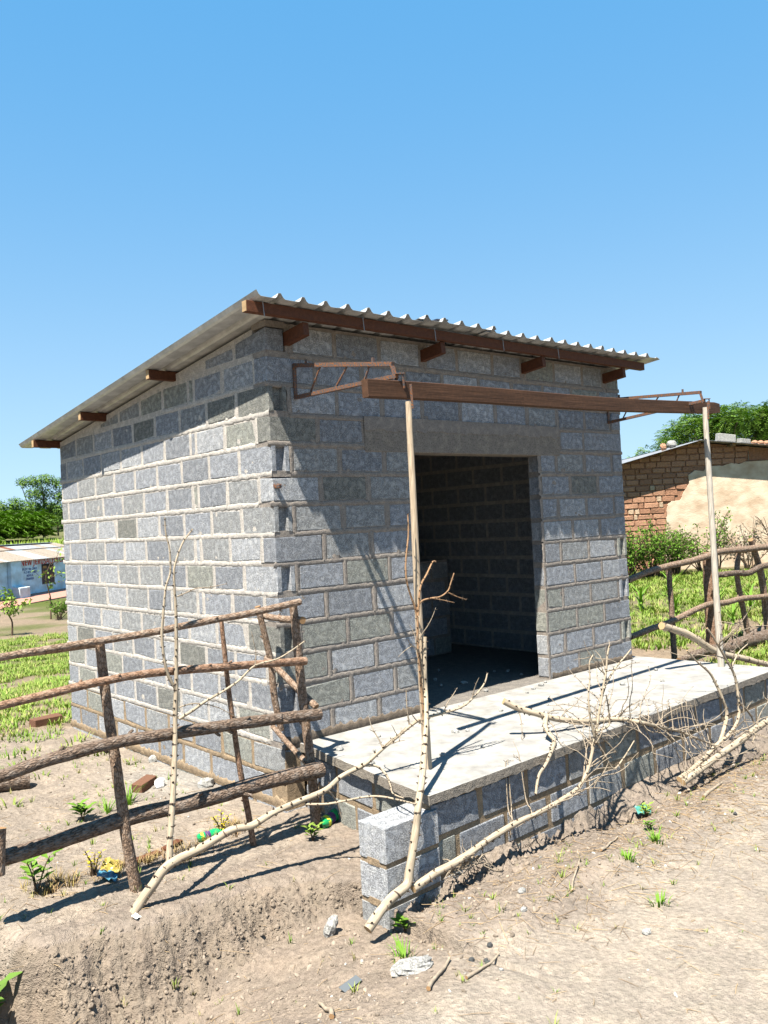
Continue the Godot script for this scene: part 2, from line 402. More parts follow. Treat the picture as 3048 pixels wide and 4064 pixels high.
func make_materials() -> void:
	var S := 512
	var fine := seamless(S, FastNoiseLite.TYPE_SIMPLEX_SMOOTH, 0.16, 3, 11)
	var cells := seamless(S, FastNoiseLite.TYPE_CELLULAR, 0.085, 1, 5, FastNoiseLite.RETURN_DISTANCE)
	var mid := seamless(S, FastNoiseLite.TYPE_SIMPLEX_SMOOTH, 0.035, 4, 3)
	var big := seamless(S, FastNoiseLite.TYPE_SIMPLEX_SMOOTH, 0.012, 4, 8)
	# hollow-block concrete: coarse crumbs with open pits between them, smoother smears here and there
	var block_tex := grey(S, func(k: int):
		var smear := clampf((big[k] - 120.0) / 60.0, 0.0, 1.0)
		var pit := clampf((fine[k] * 0.55 + cells[k] * 0.45 - 88.0) / 46.0, 0.0, 1.0)
		return 255.0 * (0.70 + 0.30 * lerpf(pit, 0.85, smear * 0.7)) * (0.86 + 0.14 * mid[k] / 255.0))
	var block_high := grey(S, func(k: int):
		var smear := clampf((big[k] - 120.0) / 60.0, 0.0, 1.0)
		var pit := clampf((fine[k] * 0.6 + cells[k] * 0.4 - 70.0) / 80.0, 0.0, 1.0)
		return 255.0 * lerpf(pit, 0.9, smear * 0.6))
	var patch := toned(256, func(k: int):
		var w := clampf((mid[(k % 256) * 2 + (k / 256) * 2 * S] - 105.0) / 80.0, 0.0, 1.0)
		return Color(0.80, 0.80, 0.81).lerp(Color(1.0, 0.99, 0.97), w))
	var grain := grey(S, func(k: int): return 170.0 + 85.0 * fine[k] / 255.0 * (0.5 + 0.5 * mid[k] / 255.0) - (30.0 if cells[k] < 50 else 0.0))
	var grain_high := grey(S, func(k: int): return 0.5 * fine[k] + 0.5 * mid[k])
	var blotch := grey(S, func(k: int): return 165.0 + 0.2 * big[k] + 0.1 * mid[k] + 0.05 * fine[k])
	var hues := [["block_blue", Color(0.288, 0.307, 0.342)], ["block_pale", Color(0.355, 0.372, 0.40)], ["block_grey", Color(0.288, 0.30, 0.312)], ["block_green", Color(0.27, 0.28, 0.262)], ["block_dark", Color(0.205, 0.21, 0.20)], ["block_slate", Color(0.24, 0.256, 0.285)]]
	for h in hues:
		mat(h[0], h[1] * 1.68, {"tex": block_tex, "tri": 2.7, "height": block_high, "deep": 0.35, "detail": patch, "detail_tri": 0.9, "rough": 0.95, "spec": 0.2})
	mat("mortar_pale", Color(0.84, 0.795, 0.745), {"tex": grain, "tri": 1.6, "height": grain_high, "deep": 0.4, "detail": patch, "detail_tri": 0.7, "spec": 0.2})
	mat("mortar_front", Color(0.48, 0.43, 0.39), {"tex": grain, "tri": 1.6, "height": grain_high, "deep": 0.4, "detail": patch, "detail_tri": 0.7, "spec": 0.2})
	mat("mortar_sandy", Color(0.52, 0.40, 0.275), {"tex": grain, "tri": 1.6, "height": grain_high, "deep": 0.5, "detail": patch, "detail_tri": 0.8, "spec": 0.2})
	mat("lintel", Color(0.40, 0.355, 0.31), {"tex": grain, "tri": 1.1, "height": grain_high, "deep": 0.25, "detail": patch, "detail_tri": 0.5})
	mat("slab", Color(0.43, 0.425, 0.415), {"tex": blotch, "tri": 0.7, "height": grain_high, "deep": 0.05, "spec": 0.3})
	mat("soil_splash", Color(0.30, 0.245, 0.195), {"tex": grain, "tri": 1.8, "height": grain_high, "deep": 0.3, "detail": patch, "detail_tri": 1.7, "spec": 0.15})
	mat("slab_edge", Color(0.37, 0.33, 0.285), {"tex": grain, "tri": 1.4, "height": grain_high, "deep": 0.6})
	mat("indoor_floor", Color(0.30, 0.28, 0.26), {"tex": grain, "tri": 0.9, "height": grain_high, "deep": 0.2, "detail": patch, "detail_tri": 0.45})  # even grey-brown, darker than the platform slab
	mat("chip", Color(0.46, 0.46, 0.45), {"tex": block_tex, "tri": 3.0, "height": block_high, "deep": 0.3})
	mat("stone", Color(0.33, 0.31, 0.29), {"tex": grain, "tri": 3.0})
	mat("dark_stone", Color(0.09, 0.095, 0.10), {"tex": grain, "tri": 3.0})
	# soil
	var G := 1024
	var g_fine := seamless(G, FastNoiseLite.TYPE_SIMPLEX_SMOOTH, 0.2, 3, 21)
	var g_mid := seamless(G, FastNoiseLite.TYPE_SIMPLEX_SMOOTH, 0.028, 5, 22)
	var soil_tex := grey(G, func(k: int): return 178.0 + 0.16 * g_fine[k] + 0.2 * (g_mid[k] - 64.0) - (48.0 if g_fine[k] < 62 else 0.0))
	var g_cell := seamless(G, FastNoiseLite.TYPE_CELLULAR, 0.05, 2, 24, FastNoiseLite.RETURN_DISTANCE)
	var soil_high := grey(G, func(k: int): return 0.36 * g_fine[k] + 0.22 * g_mid[k] + 0.42 * g_cell[k])
	mat("soil", Color.WHITE, {"tex": soil_tex, "tri": 0.8, "height": soil_high, "deep": 1.9, "vc": true, "detail": patch, "detail_tri": 0.23, "spec": 0.15, "rough": 1.0})
	# bark and wood: u runs round, v along
	var bark_cell := seamless(S, FastNoiseLite.TYPE_CELLULAR, 0.045, 2, 31, FastNoiseLite.RETURN_DISTANCE2_SUB)
	var bark_tex := toned(S, func(k: int):
		var x := k % S
		var y := k / S
		var q := x + ((y / 2) % S) * S
		var w := clampf((bark_cell[q] - 20.0) / 90.0, 0.0, 1.0)
		return Color(0.10, 0.072, 0.055).lerp(Color(0.36, 0.258, 0.192), w * (0.5 + 0.5 * mid[k] / 255.0)).lerp(Color(0.36, 0.30, 0.255), 0.55 * clampf((big[k] - 120.0) / 70.0, 0.0, 1.0)))
	var bark_high := grey(S, func(k: int): return bark_cell[k % S + ((k / S / 2) % S) * S] * 0.8 + fine[k] * 0.2)
	mat("bark", Color(1.0, 0.98, 0.96), {"tex": bark_tex, "height": bark_high, "deep": 0.7, "uv": Vector3(1, 1, 1), "spec": 0.2})
	mat("bark_grey", Color(0.72, 0.74, 0.77), {"tex": bark_tex, "height": bark_high, "deep": 1.2, "uv": Vector3(1, 0.7, 1), "spec": 0.2})
	mat("bark_red", Color(1.0, 0.86, 0.78), {"tex": bark_tex, "height": bark_high, "deep": 0.5, "uv": Vector3(1, 1, 1), "spec": 0.2})
	mat("cut_wood", Color(0.40, 0.24, 0.12), {"tex": blotch})
	var streak := toned(S, func(k: int):
		var y := k / S
		var w := (fine[(k % S) + ((y / 24) % S) * S] * 0.5 + mid[(k % S) + ((y / 10) % S) * S] * 0.5) / 255.0
		return Color(0.42, 0.40, 0.38).lerp(Color(1, 1, 1), clampf(w * 1.5 - 0.25, 0.0, 1.0)))
	mat("timber_red", Color(0.19, 0.068, 0.032), {"tex": grain, "tri": 2.0, "detail": patch, "detail_tri": 1.3, "height": grain_high, "deep": 0.1, "rough": 0.7})
	mat("timber_end", Color(0.62, 0.43, 0.24), {"tex": blotch})
	mat("beam_wood", Color(0.12, 0.058, 0.031), {"tex": streak, "detail": patch, "detail_tri": 1.6, "uv": Vector3(1, 1, 1), "height": streak, "deep": 0.35, "rough": 0.75})
	mat("pole_wood", Color(0.56, 0.455, 0.34), {"tex": streak, "uv": Vector3(1.5, 0.8, 1), "height": streak, "deep": 0.2, "rough": 0.8})
	mat("pale_wood", Color(0.60, 0.56, 0.50), {"tex": streak, "uv": Vector3(1.5, 0.8, 1), "height": streak, "deep": 0.2, "rough": 0.8})
	mat("thorn_bark", Color(0.50, 0.425, 0.325), {"tex": streak, "uv": Vector3(1.2, 1.2, 1), "height": streak, "deep": 0.15, "rough": 0.85})
	mat("twig_bark", Color(0.45, 0.375, 0.29), {"tex": blotch})
	mat("thin_bark", Color(0.44, 0.27, 0.155), {"tex": blotch})
	mat("thorn_dark", Color(0.075, 0.055, 0.042))
	var rust := toned(256, func(k: int):
		var a := mid[(k % 256) * 2 + (k / 256) * 2 * S] / 255.0
		var f := fine[(k % 256) * 2 + (k / 256) * 2 * S] / 255.0
		return Color(0.07, 0.072, 0.08).lerp(Color(0.24, 0.085, 0.024), clampf(a * 2.6 - 0.9, 0.0, 1.0)).lerp(Color(0.34, 0.22, 0.12), clampf(f * 3.0 - 1.9, 0.0, 1.0) * 0.5))
	mat("rusty_steel", Color.WHITE, {"tex": rust, "tri": 3.5, "rough": 0.65, "metal": 0.15})
	mat("roof_sheet", Color(0.74, 0.755, 0.76), {"tex": blotch, "tri": 0.8, "rough": 0.42, "metal": 0.2, "spec": 0.5, "two": true})
	# far houses
	var mud_tex := grey(S, func(k: int): return 150.0 + 0.2 * mid[k] + 0.22 * fine[k])
	mat("mud", Color(0.60, 0.335, 0.215), {"tex": mud_tex, "tri": 1.2, "height": grain_high, "deep": 1.5})
	mat("mud_dark", Color(0.48, 0.255, 0.16), {"tex": mud_tex, "tri": 1.2, "height": grain_high, "deep": 1.5})
	mat("mud_pale", Color(0.72, 0.54, 0.38), {"tex": mud_tex, "tri": 1.2, "height": grain_high, "deep": 1.5})
	var plaster_tex := toned(256, func(k: int):
		var a := big[(k % 256) * 2 + (k / 256) * 2 * S] / 255.0
		return Color(0.66, 0.58, 0.52).lerp(Color(1, 1, 1), clampf(a * 1.6 - 0.2, 0.0, 1.0)))
	mat("plaster", Color(0.62, 0.52, 0.405), {"tex": plaster_tex, "tri": 0.5, "height": grain_high, "deep": 0.8})
	mat("plaster_grey", Color(0.50, 0.49, 0.45), {"tex": plaster_tex, "tri": 0.5})
	mat("zinc", Color(0.50, 0.51, 0.53), {"tex": blotch, "tri": 0.7, "rough": 0.45, "metal": 0.4})
	mat("zinc_white", Color(0.40, 0.44, 0.47), {"tex": blotch, "tri": 0.7, "rough": 0.5, "metal": 0.1})
	var stain := toned(256, func(k: int):
		var a := mid[(k % 256) * 2 + (k / 256) * 2 * S] / 255.0
		return Color(0.72, 0.66, 0.58).lerp(Color(0.40, 0.20, 0.10), clampf(a * 3.2 - 1.9, 0.0, 1.0))  )
	mat("zinc_rusty", Color(0.33, 0.315, 0.30), {"tex": stain, "tri": 0.45, "rough": 0.6})
	mat("zinc_brown", Color(0.24, 0.10, 0.065), {"tex": blotch, "tri": 0.7})
	mat("blue_paint", Color(0.52, 0.82, 1.0), {"tex": plaster_tex, "tri": 0.25, "rough": 0.8})
	mat("pale_blue_paint", Color(0.70, 0.86, 0.95), {"tex": plaster_tex, "tri": 0.25, "rough": 0.8})
	mat("red_paint", Color(0.40, 0.055, 0.04))
	mat("navy_paint", Color(0.03, 0.07, 0.24))
	mat("red_ledge", Color(0.66, 0.34, 0.27), {"tex": mud_tex, "tri": 0.6})
	mat("curtain", Color(0.17, 0.15, 0.135), {"tex": blotch, "tri": 2.0})
	mat("curtain_gold", Color(0.30, 0.20, 0.075))
	mat("dark_void", Color(0.02, 0.02, 0.022))
	# plants
	for g in [["leaf_bright", Color(0.13, 0.25, 0.03)], ["leaf_mid", Color(0.12, 0.22, 0.04)], ["leaf_deep", Color(0.06, 0.115, 0.035)], ["leaf_lime", Color(0.22, 0.33, 0.06)], ["leaf_dry", Color(0.20, 0.18, 0.14)], ["leaf_yellow", Color(0.55, 0.44, 0.02)], ["blade", Color.WHITE]]:
		mat(g[0], g[1], {"vc": true, "two": true, "rough": 0.6, "spec": 0.3, "back": Color(0.5, 0.62, 0.2)})
	M.leaf_dry.backlight_enabled = false
	mat("stalk", Color(0.16, 0.11, 0.075), {"tex": blotch})
	mat("straw", Color.WHITE, {"vc": true, "rough": 0.9})
	mat("brick_red", Color(0.24, 0.12, 0.075), {"tex": grain, "tri": 3.0, "height": grain_high, "deep": 0.3})
	mat("paper", Color(0.80, 0.80, 0.80), {"two": true})
	mat("wrap_yellow", Color(0.36, 0.29, 0.07), {"two": true, "rough": 0.35})
	mat("wrap_blue", Color(0.06, 0.20, 0.30), {"two": true, "rough": 0.35})
	mat("wrap_purple", Color(0.07, 0.035, 0.14), {"two": true, "rough": 0.35})
	mat("cap_yellow", Color(0.62, 0.68, 0.05), {"rough": 0.4})
	var glass := mat("bottle_green", Color(0.01, 0.36, 0.12), {"rough": 0.12, "spec": 0.6})
	glass.transparency = BaseMaterial3D.TRANSPARENCY_ALPHA
	glass.albedo_color.a = 0.9
	mat("teal_plastic", Color(0.05, 0.22, 0.20), {"two": true, "rough": 0.4})
	mat("soil_clod", Color.WHITE, {"vc": true, "tex": soil_tex, "tri": 2.5, "height": soil_high, "deep": 0.4, "rough": 1.0, "spec": 0.1})
	mat("gap_shade", Color(0.015, 0.02, 0.045), {"rough": 0.3, "spec": 0.5})  # shade under a lifted roof sheet, put into a near-black blue
	mat("slate_sheet", Color(0.10, 0.115, 0.13), {"two": true})

# ---------------------------------------------------------------- the lie of the land
const EYE := Vector3(-3.079, 1.424, 4.658)

func bank_edge(x: float) -> float:
	if x < -1.95: return 0.30
	if x < -1.72: return lerpf(0.30, 0.62, ss(-1.95, -1.72, x))
	if x < -0.45: return lerpf(0.62, 0.92, (x + 1.72) / 1.27)
	return lerpf(0.92, 1.36, ss(-0.45, -0.25, x))

func far_height(x: float, z: float) -> float:
	var dx := x - EYE.x
	var dz := z - EYE.z
	var r := sqrt(dx * dx + dz * dz)
	var az := rad_to_deg(atan2(dx, -dz))
	var l := -0.43
	if r > 7.0: l = lerpf(-0.43, -1.66, clampf((r - 7.0) / 36.0, 0.0, 1.0))
	if r > 50.0: l = lerpf(-1.66, 1.5, clampf((r - 50.0) / 34.0, 0.0, 1.0))
	if r > 84.0: l = 1.5 + (r - 84.0) * 0.012
	var k := -0.44
	if r > 8.0: k = lerpf(-0.44, 0.12, clampf((r - 8.0) / 10.0, 0.0, 1.0))
	if r > 18.0: k = 0.12 + (r - 18.0) * 0.016
	return lerpf(l, k, ss(32.0, 48.0, az)) if az > -90.0 and az < 120.0 else -0.45

# how far down the bank a point lies: 0 in the yard, 1 on the gully floor
func bank_share(x: float, z: float) -> float:
	var e := bank_edge(x + 0.10 * noise_b.get_noise_2d(z * 20.0, 3.0) + 0.03 * noise_a.get_noise_2d(z * 110.0, 9.0)) + 0.10 * noise_a.get_noise_2d(x * 9.0, 7.0) + 0.05 * noise_a.get_noise_2d(x * 30.0, 17.0)
	return pow(ss(-0.10, lerpf(0.36, 0.22, ss(-1.2, -0.4, x)), z - e), 1.6)

func ground_y(x: float, z: float) -> float:
	var far := far_height(x, z)
	var dx := x - EYE.x
	var dz := z - EYE.z
	var near := 1.0 - ss(5.0, 9.0, sqrt(dx * dx + (z - 2.5) * (z - 2.5)) * 0.75)
	if near <= 0.0:
		return far + 0.05 * noise_a.get_noise_2d(x * 2.0, z * 2.0)
	var t := bank_share(x, z)
	var yard := -0.435 + 0.03 * noise_a.get_noise_2d(x * 4.0, z * 4.0) + 0.02 * ss(-0.2, 0.5, z)
	var d := z - bank_edge(x)
	var floor_y := lerpf(-0.92, -0.58, ss(-2.0, -0.4, x)) if x < -0.35 else -0.50
	var road := -0.47 + 0.02 * noise_a.get_noise_2d(x * 3.0, z * 3.0)
	var mound := 0.07 * exp(-pow((z - 1.82) / 0.22, 2.0)) * ss(-0.5, 0.1, x) * (0.7 + 0.6 * noise_a.get_noise_2d(x * 8.0, z * 8.0))
	var low := lerpf(floor_y, road, ss(0.35, 1.5, d)) + mound
	var y := lerpf(yard, low, t)
	var face := 4.0 * t * (1.0 - t)
	y += face * (0.08 * noise_a.get_noise_2d(x * 17.0, z * 17.0) - 0.075 * absf(noise_b.get_noise_2d(x * 34.0, z * 16.0)) - 0.07 * absf(noise_a.get_noise_2d(x * 120.0 + 40.0, z * 90.0)) - 0.055 * absf(noise_b.get_noise_2d(x * 240.0, z * 200.0)) + 0.018 * noise_a.get_noise_2d(x * 420.0, z * 420.0))
	var soft := ss(1.7, 2.5, z + 0.15 * x) * (1.0 if x > -1.6 else 0.5)
	y += (1.0 - 0.75 * soft) * (0.014 * noise_b.get_noise_2d(x * 22.0, z * 22.0) + 0.008 * noise_a.get_noise_2d(x * 75.0, z * 75.0) + 0.006 * noise_b.get_noise_2d(x * 240.0, z * 240.0))
	var hole := Vector2((x - 1.52) / 0.20, (z - 1.50) / 0.11).length()
	y -= 0.17 * exp(-hole * hole)
	if x > 4.3: y = lerpf(y, -0.40, 0.5 * ss(4.3, 4.8, x))
	return lerpf(far, y, near)

func ground_tone(x: float, z: float) -> Color:
	var dx := x - EYE.x
	var dz := z - EYE.z
	var r := sqrt(dx * dx + dz * dz)
	var w := 0.5 + 0.5 * noise_b.get_noise_2d(x * 5.0, z * 5.0)
	var soil := Color(0.43, 0.362, 0.305).lerp(Color(0.35, 0.295, 0.25), w)
	var road := Color(0.54, 0.47, 0.397).lerp(Color(0.48, 0.42, 0.357), w)
	var c := soil
	var t := bank_share(x, z)
	if t > 0.06 and t < 0.9 and x < -0.3:
		c = Color(0.39, 0.322, 0.26).lerp(Color(0.33, 0.275, 0.225), w)
	elif t >= 0.9 and x < -0.3:
		c = soil.lerp(Color(0.43, 0.35, 0.28), 0.5)
		if x < -1.75: c = c.lerp(Color(0.46, 0.375, 0.28), 0.7)
	c = c.lerp(road, ss(1.85, 2.2, z + 0.03 * x + 0.35 * noise_a.get_noise_2d(x * 6.0, z * 6.0)) * (1.0 if z > 1.2 else 0.0))
	if z < 0.5 and x < 0.1:
		c = Color(0.50, 0.427, 0.357).lerp(Color(0.405, 0.345, 0.29), w)
		var spill := exp(-pow((x + 0.15) / 0.32, 2.0) - pow((z + 1.35) / 0.55, 2.0))      # cement and chippings left from building
		c = c.lerp(Color(0.50, 0.475, 0.44), clampf(spill * (0.6 + w), 0.0, 1.0))
	if r > 9.0 or x > 4.4:
		var g := ss(0.40, 0.62, 0.5 + 0.5 * noise_a.get_noise_2d(x * 1.6, z * 1.6)) * ss(9.0, 14.0, r)
		var field := Color(0.44, 0.345, 0.26).lerp(Color(0.36, 0.285, 0.21), w)
		c = field.lerp(Color(0.15, 0.19, 0.055), clampf(g * 0.75 + ss(30.0, 60.0, r) * 0.5, 0.0, 1.0))
	return c

func make_ground() -> void:
	var n := 380
	var b := MB.new()
	var centre := Vector2(-0.25, 1.55)
	var side := 2 * n + 1
	var off := PackedFloat32Array()
	for k in side:
		var s := float(k - n) / n
		off.append(4.1 * s + 1400.0 * pow(absf(s), 9.0) * signf(s))
	var high := PackedFloat32Array()
	high.resize(side * side)
	for j in side:
		for k in side: high[j * side + k] = ground_y(centre.x + off[k], centre.y + off[j])
	for j in side:
		var j0 := maxi(j - 1, 0)
		var j1 := mini(j + 1, side - 1)
		for k in side:
			var k0 := maxi(k - 1, 0)
			var k1 := mini(k + 1, side - 1)
			var x := centre.x + off[k]
			var z := centre.y + off[j]
			b.tint = ground_tone(x, z)
			b.vert(Vector3(x, high[j * side + k], z), Vector3(-(high[j * side + k1] - high[j * side + k0]) / (off[k1] - off[k0]), 1.0, -(high[j1 * side + k] - high[j0 * side + k]) / (off[j1] - off[j0])).normalized())
	for j in side - 1:
		for k in side - 1:
			var a := j * side + k
			b.tri(a, a + side, a + side + 1); b.tri(a, a + side + 1, a + 1)
	structure("ground", b.mesh(), M.soil, "bare sandy ground, eroded bank, road and fields around the block building")

func ground_at(x: float, z: float, up := 0.0) -> Vector3:
	return Vector3(x, ground_y(x, z) + up, z)

# ---------------------------------------------------------------- blocks
func block_tone() -> Material:
	var r := rng.randf()
	if r < 0.38: return M.block_blue
	if r < 0.55: return M.block_grey
	if r < 0.72: return M.block_pale
	if r < 0.86: return M.block_slate
	if r < 0.96: return M.block_green
	return M.block_dark

# a block with its own slightly worn corners; low and high are opposite corners, tops gives the height at the low and high end along the wall (axis 0 x, 2 z)
func block_shape(size: Vector3, slope := 0.0, axis := 0) -> ArrayMesh:
	var key := "%d %d %d %d" % [roundi(size.x * 200), roundi(size.y * 200), roundi(size.z * 200), rng.randi() % 9]
	if slope == 0.0 and shapes.has(key): return shapes[key]
	var p := []
	for k in 8:
		var q := Vector3(size.x if k & 1 else -size.x, size.y if k & 2 else -size.y, size.z if k & 4 else -size.z) * 0.5
		if k & 2:
			q.y += slope * q[axis]
		q += Vector3(rng.randf_range(-1, 1), rng.randf_range(-1, 1), rng.randf_range(-1, 1)) * Vector3(0.003, 0.003, 0.003 if axis == 9 else 0.0018)
		p.append(q)
	if rng.randf() < 0.4:                               # a knocked-off corner
		var k := rng.randi() % 8
		for ax in 3:
			if size[ax] < 0.12 or size[ax] > 0.157:      # along the face of the wall, not into it
				p[k] = p[k].lerp(p[k ^ (1 << ax)], rng.randf_range(0.004, 0.016) / maxf(size[ax], 0.05))
	var b := MB.new()
	b.hexa(p, rng.randf_range(0.006, 0.012))
	var m := b.mesh()
	if slope == 0.0: shapes[key] = m
	return m

# mortar squeezed out along the edges of the blocks: ragged ribbons, a touch proud of the wall
var smear: MB = null
var smear_axis := 2
func ribbon(p: Vector3, d: Vector3, across: Vector3, out: Vector3, long: float, wide: float) -> void:
	var n := maxi(2, int(long / 0.02))
	var last := -1
	for k in n + 1:
		var c := p + d * long * k / n
		var q := c * 260.0
		var hi := wide * (0.5 + 0.42 * noise_b.get_noise_3d(q.x, q.y, q.z) + 0.35 * noise_a.get_noise_3d(q.x * 2.3 + 40.0, q.y * 2.3, q.z * 2.3))
		var lo := wide * (0.5 + 0.42 * noise_b.get_noise_3d(q.x + 90.0, q.y, q.z) + 0.35 * noise_a.get_noise_3d(q.x * 2.3, q.y * 2.3 + 70.0, q.z * 2.3))
		var up := 0.0004 + 0.0020 * noise_a.get_noise_3d(q.x * 0.7, q.y * 0.7, q.z * 0.7)
		var a := smear.vert(c - across * lo - out * 0.004, (out * 0.6 - across).normalized())
		smear.vert(c - across * lo * 0.6 + out * up, (out - across * 0.25).normalized())
		smear.vert(c + across * hi * 0.6 + out * up, (out + across * 0.25).normalized())
		smear.vert(c + across * hi - out * 0.004, (out * 0.6 + across).normalized())
		if last >= 0:
			for s in 3: smear.face4(last + s, a + s, a + s + 1, last + s + 1, c - out)
		last = a

func splash(p: Vector3, out: Vector3, across: Vector3) -> void:
	var n := 9
	var size := rng.randf_range(0.006, 0.026)
	var mid := smear.vert(p + out * 0.0022, out)
	var up := out.cross(across)
	for s in n:
		var a := TAU * s / n
		var r := size * rng.randf_range(0.45, 1.25)
		smear.vert(p + (across * cos(a) * 1.3 + up * sin(a)) * r - out * 0.0008, (out + across * cos(a) * 0.5).normalized())
	for s in n: smear.face3(mid, mid + 1 + s, mid + 1 + (s + 1) % n, p - out)

func smear_round(lo: Vector3, hi: Vector3) -> void:
	if smear == null: return
	for k in rng.randi() % 3:
		var q := Vector3(rng.randf_range(lo.x, hi.x), rng.randf_range(lo.y, hi.y) if rng.randf() < 0.4 else lo.y + 0.03 * rng.randf(), rng.randf_range(lo.z, hi.z))
		if smear_axis == 2: splash(Vector3(q.x, q.y, hi.z), Vector3.BACK, Vector3.RIGHT)
		else: splash(Vector3(lo.x, q.y, q.z), Vector3.LEFT, Vector3.BACK)
	if smear_axis == 2:      # a wall that looks towards +z
		ribbon(Vector3(lo.x - 0.02, lo.y - 0.016, hi.z), Vector3.RIGHT, Vector3.UP, Vector3.BACK, hi.x - lo.x + 0.03, 0.036)
		if lo.x > 0.03: ribbon(Vector3(lo.x - 0.016, lo.y - 0.005, hi.z), Vector3.UP, Vector3.LEFT, Vector3.BACK, hi.y - lo.y + 0.01, 0.036)
	else:                    # a wall that looks towards -x
		ribbon(Vector3(lo.x, lo.y - 0.014, lo.z - 0.03), Vector3.BACK, Vector3.UP, Vector3.LEFT, hi.z - lo.z + 0.03, 0.042)
		if hi.z < -0.03: ribbon(Vector3(lo.x, lo.y - 0.005, hi.z + 0.016), Vector3.UP, Vector3.BACK, Vector3.LEFT, hi.y - lo.y + 0.01, 0.040)

func lay(parent: Node, lo: Vector3, hi: Vector3, tone: Material = null, slope := 0.0, axis := 0) -> void:
	var proud := Vector3(rng.randf_range(-1, 1), 0, rng.randf_range(-1, 1)) * 0.0014
	put("block", block_shape(hi - lo, slope, axis), tone if tone else block_tone(), parent, (lo + hi) / 2 + proud)
	if absf(slope) < 0.02: smear_round(lo, hi)

# a block whose end shows the moulded groove; dir is the way the grooved end looks
func lay_grooved(parent: Node, lo: Vector3, hi: Vector3, dir: Vector3, deep: float, tone: Material = null) -> void:
	var c := (lo + hi) / 2
	var s := hi - lo
	var along := absf(dir.x) > 0.5
	var l := (s.x if along else s.z) / 2
	var w := (s.z if along else s.x) / 2
	var e := 0.006
	var foot := PackedVector2Array([Vector2(-l, -w + e), Vector2(-l + e, -w), Vector2(l - e, -w), Vector2(l, -w + e), Vector2(l, -w * 0.52), Vector2(l - deep * 0.9, -w * 0.44), Vector2(l - deep, 0), Vector2(l - deep * 0.9, w * 0.40), Vector2(l, w * 0.50), Vector2(l, w - e), Vector2(l - e, w), Vector2(-l + e, w), Vector2(-l, w - e)])
	var turned := PackedVector2Array()
	for q in foot:
		var z := dir.cross(Vector3.UP)
		turned.append(Vector2(dir.x * q.x + z.x * q.y, dir.z * q.x + z.z * q.y))
	var b := MB.new()
	if not Geometry2D.is_polygon_clockwise(turned): turned.reverse()
	b.prism(turned, -s.y / 2, s.y / 2)
	put("block", b.mesh(), tone if tone else block_tone(), parent, c)

func roof_y(z: float) -> float:          # underside of the sheets
	return 2.802 + 0.109 * (z + 0.0)

